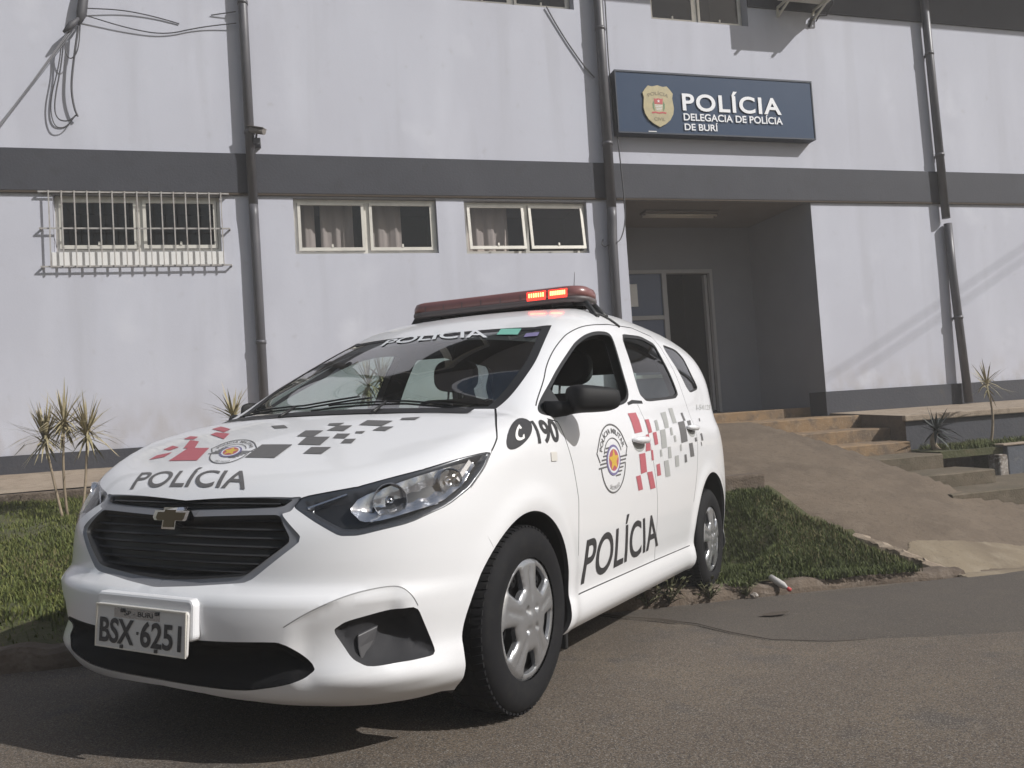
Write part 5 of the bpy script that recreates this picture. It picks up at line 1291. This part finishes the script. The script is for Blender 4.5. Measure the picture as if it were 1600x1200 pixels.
# drain pipes
def drainpipe(label,upper,lower,r,clamps,loc):
    e=empty('drainpipe',loc); tag(e,label,'drainpipe',None)
    o=np.array(loc)
    for k,pts in enumerate((upper,lower)):
        if not pts: continue
        mb=MB().tube([np.array(p)-o for p in pts],r,18); mb.build('upper_length' if k==0 else 'lower_length',M['pipe'],e)
    mb=MB()
    for (x,y,z) in clamps:
        mb.lathe([(r+.001,-.02),(r+.007,-.02),(r+.007,.02),(r+.001,.02)],np.array((x,y,z))-o,(0,0,1),18); mb.box(x-o[0]-.012,x-o[0]+.012,y-o[1],8.999-o[1],z-o[2]-.015,z-o[2]+.015)
    mb.build('clamp',M['pipe'],e); return e
def dp(label,x0,x1,r,zj,x2=None,gap=False):
    yu,yl=8.975-r-.004,9-r-.014
    xm_=x0+(x1-x0)*.45
    up=[(x0,yu,6.6),(xm_,yu,2.50 if not gap else 2.40)]
    lo=[(xm_,yu,2.515),(xm_,yu+.008,2.38),(xm_+(x1-xm_)*.3,yl,2.1),(x1,yl,-.28)] if not gap else [(xm_+.035,yl,2.33),(xm_+.04,yl,1.7),(x1,yl-.05,-.19)]
    cl=[(x0+(xm_-x0)*.4,yu,4.75),(xm_-(xm_-x0)*.2,yu,3.3),(x1-(x1-xm_)*.35,yl-(.025 if gap else 0),1.0)]
    return drainpipe(label,up,lo,r,cl,(x1,yl,-.25))
dp('dark grey drainpipe between the barred window and the double window',-.285,-.27,.050,0)
dp('dark grey drainpipe at the left edge of the porch, cable hanging beside it',3.945,3.875,.060,0)
dp('dark grey drainpipe on the white wall right of the porch, broken apart under the band',8.90,9.03,.054,0,gap=True)
# sign
SG=empty('police_sign',(5.48,8.93,3.82)); tag(SG,'long dark blue sign reading POLÍCIA DELEGACIA with gold badge, above the porch','sign')
so=np.array([5.48,8.93,3.82])
mb=MB(); mb.box(4.06-so[0],6.885-so[0],8.86-so[1],8.998-so[1],3.435-so[2],4.215-so[2]); mb.build('panel',M['signblue'],SG,bevel=.006)
mb=MB()
for a,b,c,d in ((4.055,6.89,4.200,4.222),(4.055,6.89,3.428,3.446),(4.055,4.07,3.446,4.2),(6.875,6.89,3.446,4.2)): mb.box(a-so[0],b-so[0],8.852-so[1],8.999-so[1],c-so[2],d-so[2])
mb.build('edge_trim',M['signedge'],SG)
def wtext(parent,name,s,x0,x1,z0,h,y,m_,bold=.01,space=1.0,o=so):
    v,f,_=text2d(s,bold,space); mb=MB(); mb.add([(x0+(x1-x0)*q[0]-o[0],y-o[1],z0+h*q[1]-o[2]) for q in v],f); return mb.build(name,m_,parent)
import itertools
wtext(SG,'lettering','POLÍCIA',4.954,6.388,3.741,.219,8.848,M['signwhite'],.022,1.12)
wtext(SG,'lettering','DELEGACIA DE POLÍCIA',4.957,6.394,3.613,.092,8.848,M['signwhite'],.018)
wtext(SG,'lettering','DE BURÍ',4.961,5.433,3.488,.085,8.848,M['signwhite'],.018)
half=[(0,1.0),(.12,.975),(.36,.93),(.62,.965),(.80,.82),(1.0,.62),(.93,.40),(.98,.10),(1.0,-.10),(.93,-.36),(.72,-.64),(.40,-.84),(.16,-.93),(0,-1.0)]
shp=np.array(half+[(-a,b) for a,b in half[::-1][1:-1]])*np.array([.208,.267])
bc=np.array([4.619,8.848,3.779])-so
mb=MB(); mb.prism(shp,lambda p:(bc[0]+p[0],bc[1]-.004,bc[2]+p[1]),lambda p:(bc[0]+p[0],bc[1]+.012,bc[2]+p[1]))
BD=mb.build('badge',M['gold'],SG)
BY=8.842
def arct(mb,s,cx,cz,r,a0,a1,h,bold=.01,up=True,mi=0):
    v,f,_=text2d(s,bold); v,f=cut2d(v,f,10,1); a=np.radians(a0+(a1-a0)*v[:,0]); rr_=r+(h*v[:,1] if up else h*(v[:,1]-1)*-1*-1)
    mb.add([(cx+q*math.cos(t)-so[0],BY-so[1],cz+q*math.sin(t)-so[2]) for q,t in zip(rr_,a)],f,mi)
mb=MB(); arct(mb,'POLÍCIA',4.619,3.62,.30,116,64,.042,.012)
v,f,_=text2d('CIVIL',.012); mb.add([(4.545+.15*q[0]-so[0],BY-so[1],3.592+.042*q[1]-so[2]) for q in v],f)
mb.build('lettering',M['golddk'],BD)
mb=MB()
def fl(pts,mi,y=BY): mb.add([(4.619+a-so[0],y-so[1],3.785+b-so[2]) for a,b in pts],[tuple(range(len(pts)))],mi)
fl([(-.062,.095),(-.040,.085),(0,.095),(.040,.085),(.062,.095),(.055,.02),(-.055,.02)],0)
fl([(.022*math.cos(math.radians(90+36*k))*(1 if k%2==0 else .42),.056+.022*math.sin(math.radians(90+36*k))*(1 if k%2==0 else .42)) for k in range(10)],2,BY-.002)
for k in range(4): fl([(-.055+.006*k,.010-.020*k),(.055-.006*k,.010-.020*k),(.054-.006*k,.001-.020*k),(-.054+.006*k,.001-.020*k)],2)
for s_ in (-1,1):
    fl([(s_*.068,.06),(s_*.084,.02),(s_*.082,-.03),(s_*.055,-.075),(s_*.062,-.03),(s_*.062,.02)],1)
fl([(-.105,-.085),(-.05,-.075),(0,-.085),(.05,-.075),(.105,-.085),(.09,-.105),(.05,-.095),(0,-.105),(-.05,-.095),(-.09,-.105)],0)
mb.build('coat_of_arms',[M['red'],M['green'],M['white']],BD)
mb=MB(); mb.box(4.46-so[0],4.57-so[0],8.851-so[1],8.853-so[1],3.452-so[2],3.462-so[2]); mb.build('scuff_mark',M['white'],SG)
# porch lamp
PLm=empty('porch_lamp',(5.22,9.62,2.655)); tag(PLm,'unlit long fluorescent fixture on the porch ceiling','ceiling lamp')
mb=MB(); mb.box(-.55,.55,-.10,.10,-.035,0); mb.build('housing',M['ceil'],PLm,bevel=.008)
mb=MB()
for y in (-.05,.05): mb.tube([(-.53,y,-.055),(.53,y,-.055)],.016,10)
mb.build('tube',M['tube'],PLm)
# air conditioner
AC=empty('air_conditioner',(6.83,8.68,5.26)); tag(AC,'cream air conditioner outdoor unit bracketed to the upper wall beside a window','air conditioner')
mb=MB(); mb.box(-.375,.375,-.17,.17,.02,.56); mb.build('casing',M['acbody'],AC,bevel=.015)
mb=MB(); mb.lathe([(.21,-.175),(.20,-.182),(.05,-.182),(0,-.182)],(-.08,0,.29),(0,1,0),32) if False else mb.lathe([(.21,0),(.20,.01),(.05,.012),(.0,.012)],(-.08,-.171,.29),(0,-1,0),32); mb.build('fan_guard',M['black'],AC)
for x in (-.28,.28):
    mb=MB(); mb.box(x-.015,x+.015,-.20,.318,-.008,.018); mb.box(x-.015,x+.015,.295,.318,-.12,-.008)
    mb.obox((x,.14,-.06),(.012,0,0),(0,.15,-.05),(0,.004,.010)); mb.build('bracket',M['acbody'],AC)
mb=MB()
mb.tube([(.37,.05,.20),(.43,.10,.08),(.40,.20,-.04),(.33,.27,-.05),(.25,.30,-.10),(.20,.31,-.22)],.016,8)
mb.tube([(.37,.03,.15),(.46,.12,.03),(.42,.22,-.09),(.35,.28,-.07),(.31,.30,-.14)],.010,8)
mb.build('hose',M['cable'],AC)
# camera
CV=empty('security_camera',(-.215,8.93,3.19)); tag(CV,'small security camera on the wall beside the left drainpipe, above the band','security camera')
mb=MB(); mb.box(-.03,.045,-.06,.068,-.035,.035); mb.tube([(0,-.03,.03),(.01,-.06,.085)],.012,8); mb.build('mount',M['cable'],CV)
mb=MB(); mb.tube([(-.05,-.05,.125),(.09,-.14,.075)],.034,14); mb.obox((.015,-.095,.135),(.085,-.05,-.03),(.02,.035,0),(0,0,.004)); mb.build('housing',M['ceil'],CV)
# cables
def catenary(a,b,sag,n=24):
    a=np.array(a,float);b=np.array(b,float); return [a+(b-a)*t+np.array([0,0,-sag*4*t*(1-t)]) for t in np.linspace(0,1,n)]
CB=empty('cable_bundle',(-1.88,8.95,4.60)); tag(CB,'tangled cable bundle fixed high on the left wall, loops hanging down','cable bundle')
co=np.array([-1.88,8.95,4.60])
def cab(name,paths,r,par=CB,o=co,m_=None):
    mb=MB()
    for p in paths:
        p=np.array(p,float); 
        if len(p)<12 : p=chaikin(p,3,False)
        mb.tube([q-o for q in p],r,6)
    return mb.build(name,m_ or M['cable'],par)
mb=MB(); mb.tube([(0.02,0,.30),(.02,-.03,.1),(-.01,-.03,-.10),(-.04,-.04,-.22)],[.03,.045,.05,.02],10); mb.tube([(-.03,-.05,-.16),(-.10,-.08,-.25),(-.17,-.10,-.34)],[.02,.035,.012],8); mb.build('splice',M['cable'],CB)
for k,(dx,r) in enumerate(((0,.008),(.06,.006),(-.07,.005))):
    cab('service_cable',[catenary((-1.93+dx*.3,8.93,4.42+dx),(-4.72+dx*1.8,8.02,-.33),.05)],r*.8,m_=M['cable_grey'])
cab('loop',[[(-2.06,8.90,4.22),(-2.10,8.93,3.95),(-2.19,8.95,3.55),(-2.17,8.95,3.38),(-2.06,8.95,3.36),(-1.98,8.95,3.44)]],.007)
cab('loop',[[(-1.92,8.90,4.35),(-1.99,8.92,3.95),(-2.02,8.93,3.7),(-2.00,8.94,3.5),(-1.97,8.95,3.42)]],.011)
cab('loop',[[(-2.08,8.90,4.2),(-2.12,8.93,3.95),(-2.23,8.95,3.55),(-2.20,8.95,3.30),(-2.09,8.95,3.29),(-2.00,8.95,3.42)]],.006)
cab('loop',[[(-1.90,8.90,4.38),(-1.93,8.9,4.08),(-2.02,8.9,3.98),(-2.07,8.9,4.15),(-1.98,8.9,4.38)]],.006)
WC=empty('wall_cable',(-1.1,8.96,4.5)); tag(WC,'thin cable sagging along the wall from the bundle to the left drainpipe','cable')
wo=np.array([-1.1,8.96,4.5])
cab('strand',[[(-1.85,8.95,4.50),(-1.45,8.97,4.40),(-1.1,8.98,4.36),(-.75,8.98,4.47),(-.36,8.95,4.53)],[(-1.85,8.95,4.58),(-1.5,8.97,4.60),(-1.2,8.985,4.56),(-.95,8.99,4.50)],[(-.62,8.99,4.62),(-.36,8.95,4.66)]],.006,WC,wo)
WD=empty('wall_cable',(3.5,8.96,4.6)); tag(WD,'thin dark cable slanting from an upper window to the porch drainpipe','cable')
wo=np.array([3.5,8.96,4.6])
cab('strand',[[(3.27,8.98,5.02),(3.36,8.985,4.85),(3.52,8.985,4.58),(3.70,8.985,4.32),(3.83,8.96,4.15)]],.008,WD,wo)
WE=empty('hanging_cable',(4.05,8.9,3)); tag(WE,'black cable hanging down beside the porch drainpipe in front of the band','cable')
wo=np.array([4.05,8.9,3])
cab('strand',[[(4.05,8.94,6.5),(4.04,8.94,5.2),(4.02,8.94,4.2),(4.05,8.92,3.7),(4.07,8.90,3.1),(4.09,8.91,2.7),(4.10,8.93,2.35),(4.02,8.92,2.12),(3.93,8.86,2.06)],[(3.79,8.95,2.12),(3.765,8.95,2.06),(3.80,8.93,2.02),(3.86,8.88,2.05)]],.008,WE,wo)
# overhead service wires (their shadows cross the right wall)
s_=np.array(sdir)
OW=empty('overhead_wires',(12,6,5)); tag(OW,'pair of thin overhead service wires running past the right side of the building','wires')
wo=np.array([12,6,5])
def shw(a,b,t): return catenary(np.array(a)+s_*t,np.array(b)+s_*t,.02,12)
for a,b in (((6.6,9,.14),(10.6,9,2.13)),((7.1,9,.18),(10.6,9,1.96))):
    a=np.array(a);b=np.array(b); d_=(b-a); cab('wire',[shw(a+d_*.06,b+d_*.35,13)],.010,OW,wo)
# ================================================================== PLANTS
def spiky(name,label,cat,base,stems,rad,nl,mleaf,group=None,up=.55,seed=1,wd=.008,stem_r=.013):
    """stems: list of head positions relative to base (world metres)"""
    R_=np.random.RandomState(seed); e=empty(name,base); tag(e,label,cat,group)
    for hd in stems:
        hd=np.array(hd,float); mb=MB(); k=np.linspace(0,1,9); bow=R_.uniform(-.05,.05,2)
        mb.tube([np.array([hd[0]*t+bow[0]*math.sin(math.pi*t),hd[1]*t+bow[1]*math.sin(math.pi*t),hd[2]*t]) for t in k],[stem_r*(1.25-.45*t) for t in k],8)
        mb.build('stem',M['stem'],e)
        mb=MB()
        for i in range(nl):
            th=R_.uniform(0,2*math.pi); el=R_.uniform(-.35,1.45) if R_.rand()<.8 else R_.uniform(-1.2,-.3)
            L_=rad*R_.uniform(.65,1.15)*(1 if el>-.3 else .7); d=np.array([math.cos(th)*math.cos(el),math.sin(th)*math.cos(el),math.sin(el)]); sd=np.cross(d,[0,0,1.]); sd/=np.linalg.norm(sd)+1e-9
            pts=[]; o=hd+np.array([0,0,R_.uniform(-.04,.05)])
            for t,w_ in ((0,.6),(.25,1),(.6,.8),(1,.05)):
                c=o+d*L_*t+np.array([0,0,-.30*L_*t*t*(math.cos(el)**2)*R_.uniform(.4,1.3)]); pts+=[c-sd*wd*w_,c+sd*wd*w_]
            mb.add(pts,[(0,1,3,2),(2,3,5,4),(4,5,7,6)],0,False)
        mb.build('leaf_rosette',mleaf,e)
    return e
gz=lambda x,y: float(lawnZ(np.array([x]),np.array([y]))[0])
gL='spiky plants growing in the lawn by the left wall'
spiky('spiky_plant','leftmost of three tall spiky dry plants in front of the dark plinth','plant',(-1.735,6.88,gz(-1.735,6.88)-.02),[(-.11,.02,.64)],.33,95,M['leaf_dry'],gL,seed=1,stem_r=.009)
spiky('spiky_plant','middle and tallest of three tall spiky dry plants, by the left wall','plant',(-1.715,6.93,gz(-1.715,6.93)-.02),[(.01,-.03,.75)],.30,95,M['leaf_dry'],gL,seed=2,stem_r=.009)
spiky('spiky_plant','rightmost of three tall spiky dry plants, with a broken side stem','plant',(-1.60,6.86,gz(-1.60,6.86)-.02),[(.05,.04,.67)],.31,95,M['leaf_dry'],gL,seed=3,stem_r=.009)
spiky('spiky_plant','spiky dry plant whose leaf tips show above the left end of the car bonnet','plant',(-.46,7.05,gz(-.46,7.05)-.02),[(-.01,0,.70)],.30,70,M['leaf_dry'],gL,seed=4)
spiky('spiky_plant','two-headed spiky plant by the wall, seen through the windscreen','plant',(.74,7.2,gz(.74,7.2)-.02),[(-.06,0,.92),(.06,.04,.98)],.31,55,M['leaf_dry'],gL,seed=5)
spiky('spiky_plant','tall thin spiky dry plant in the planter near the broken drainpipe','plant',(7.70,7.33,-.68),[(.03,0,.70)],.30,46,M['leaf_dry'],None,seed=6,stem_r=.012)
spiky('agave_plant','low dark spiky plant at the corner of the planter beside the steps','plant',(6.98,7.33,-.68),[(-.02,0,.22)],.30,34,M['leaf_dark'],None,seed=7,wd=.016,stem_r=.03)
# weeds on the kerb
def weed(label,x,y,z,s,seed,m_):
    R_=np.random.RandomState(seed); e=empty('weed',(x,y,z)); tag(e,label,'weed','weeds sprouting at the kerb'); mb=MB()
    for k in range(16):
        th=R_.uniform(0,2*math.pi); el=R_.uniform(.5,1.4); L_=s*R_.uniform(.5,1.1); d=np.array([math.cos(th)*math.cos(el),math.sin(th)*math.cos(el),math.sin(el)]); mb.tube([(0,0,0),d*L_*.6,d*L_+np.array([0,0,-.1*L_])],[.003,.0025,.001],4)
        for t in np.linspace(.25,1,6):
            sd=np.array([R_.uniform(-1,1),R_.uniform(-1,1),R_.uniform(-.2,.6)]); sd/=np.linalg.norm(sd); p=d*L_*t; q=np.cross(sd,[.3,.2,1]); q/=np.linalg.norm(q)+1e-9; l=.035*s/.15
            mb.add([p,p+sd*l*.5+q*l*.22,p+sd*l,p+sd*l*.5-q*l*.22],[(0,1,2,3)])
    mb.build('foliage',m_,e)
for k,(x,s,lab) in enumerate(((1.98,.15,'small brownish weed in the kerb shade just behind the front wheel'),(2.13,.20,'larger leafy weed growing on the kerb below the car sill'),(2.42,.19,'leafy weed on the kerb right in front of the rear wheel'),(2.70,.10,'tiny weed on the kerb just right of the rear wheel'))):
    weed(lab,x,float(kerbY(x))-.035,float(roadZ(x,kerbY(x)))+.015,s,40+k,M['weed'])
# litter
BT=empty('plastic_bottle',(2.96,float(kerbY(2.96))-.03,float(roadZ(2.96,4.5))+.055)); tag(BT,'small clear plastic bottle with a red cap lying on the kerb','bottle')
mb=MB().lathe([(.0,-.075),(.020,-.073),(.022,-.02),(.022,.03),(.010,.06),(.010,.07)],(0,0,.02),(.25,-.8,-.35),16); mb.build('bottle_body',mat('clear_plastic',(.5,.48,.46),.2),BT)
mb=MB().lathe([(.013,.068),(.013,.088),(0,.088)],(0,0,.02),(.25,-.8,-.35),12); mb.build('bottle_cap',M['red'],BT)
SN=empty('kerb_stone',(2.73,float(kerbY(2.73))-.07,float(roadZ(2.73,4.45))+.02)); tag(SN,'pale pebble lying at the foot of the kerb beside a weed','stone')
mb=MB(); bm=bmesh.new(); bmesh.ops.create_icosphere(bm,subdivisions=2,radius=.025); mb.add([(v.co.x*1.2,v.co.y,v.co.z*.7+.004*math.sin(v.co.x*200)) for v in bm.verts],[tuple(q.index for q in f.verts) for f in bm.faces]); bm.free(); mb.build('stone_body',M['white_worn'],SN)
# ================================================================== GRASS
def grass(name,n,xr,yr,zf,keep,hmin,hmax,seed,mats_,dens=None):
    R_=np.random.RandomState(seed); x=R_.uniform(*xr,n); y=R_.uniform(*yr,n); k=keep(x,y); x=x[k];y=y[k]
    c=vnoise(x,y,1.6,50); c2=vnoise(x,y,5.5,51); k=R_.rand(len(x))<(.16+.84*sm((c*.6+c2*.4-.25)/.35)); x=x[k];y=y[k];c=c[k];c2=c2[k]
    n=len(x); z=zf(x,y)-.004; h=R_.uniform(hmin,hmax,n)*(.55+.8*c2); th=R_.uniform(0,2*np.pi,n); ln=R_.uniform(.1,.95,n); w_=R_.uniform(.0024,.0046,n)
    dx,dy=np.cos(th),np.sin(th); v=np.empty((n,5,3))
    for i,(t,ww) in enumerate(((0,1),(0,-1),(.55,.8),(.55,-.8),(1,0))):
        v[:,i,0]=x+dx*h*ln*t*t-dy*w_*ww; v[:,i,1]=y+dy*h*ln*t*t+dx*w_*ww; v[:,i,2]=z+h*t*(1-.25*ln*t)
    V=v.reshape(-1,3); b=np.arange(n)*5
    quads=np.stack([b,b+1,b+3,b+2],1); tris=np.stack([b+2,b+3,b+4],1)
    me=D.meshes.new(name); me.vertices.add(len(V)); me.vertices.foreach_set('co',V.ravel())
    nl=n*7; me.loops.add(nl); me.loops.foreach_set('vertex_index',np.concatenate([quads.ravel(),tris.ravel()]).astype(np.int32))
    me.polygons.add(2*n); st=np.concatenate([np.arange(n)*4,4*n+np.arange(n)*3]); tot=np.concatenate([np.full(n,4),np.full(n,3)])
    me.polygons.foreach_set('loop_start',st.astype(np.int32)); me.polygons.foreach_set('loop_total',tot.astype(np.int32))
    mi=np.minimum((R_.rand(n)*.55+c*.75)*len(mats_)*.75,len(mats_)-1).astype(np.int32)
    me.polygons.foreach_set('material_index',np.concatenate([mi,mi])); 
    for m_ in mats_: me.materials.append(m_)
    me.update(calc_edges=True); me.validate(); o=D.objects.new(name,me); COL.objects.link(o); o['kind']='stuff'; return o
g1=mat('grass_blade',(.074,.094,.015),.75); g2=mat('grass_blade_light',(.115,.126,.025),.75); g3=mat('grass_blade_dark',(.048,.064,.012),.75); g4=mat('grass_blade_straw',(.17,.145,.065),.8)
GM=[g3,g1,g2,g1,g4]
def kp(x,y): return (y>kerbY(x)+.07-.12*(vnoise(x,y,2.3,71)>.55)*(x>2.6))&(y<7.58)&(foot_dist(x,y)>-.01)
tg=grass('grass',170000,(-5.2,1.2),(3.9,7.6),lawnZ,lambda x,y:kp(x,y)&(foot_dist(x,y)>.0),.02,.060,1,GM); tag(tg,'short green grass of the lawn left of the car')
tg=grass('grass',95000,(1.2,4.75),(4.3,6.05),lawnZ,lambda x,y:kp(x,y)&(x<3.88+.78*np.clip(5.5-y,0,1))&(y<5.99),.02,.060,2,[g3,g1,g3,g1,g4]); tag(tg,'short green grass of the lawn right of the car')
tg=grass('grass',16000,(6.95,11.5),(7.06,7.62),lambda x,y:-.66+0*x,lambda x,y:x>6.9,.03,.09,3,GM); tag(tg,'grass growing in the planter below the raised walkway')

# ================================================================== LENS VEIL: thin volume added to lift the darks like lens glare
hz=D.materials.new('glare_veil_volume'); hz.use_nodes=True; n=hz.node_tree; n.nodes.clear()
o_=n.nodes.new('ShaderNodeOutputMaterial'); pv=n.nodes.new('ShaderNodeVolumePrincipled')
pv.inputs['Color'].default_value=(1.0,.97,.95,1); pv.inputs['Density'].default_value=VEIL; pv.inputs['Anisotropy'].default_value=0.0
n.links.new(pv.outputs[0],o_.inputs['Volume'])
mb=MB(); mb.box(-930,930,-930,930,-5.5,14.0); o=mb.build('glare_veil',hz); o['kind']='stuff'; o['label']='thin bright volume added to stand for lens glare'
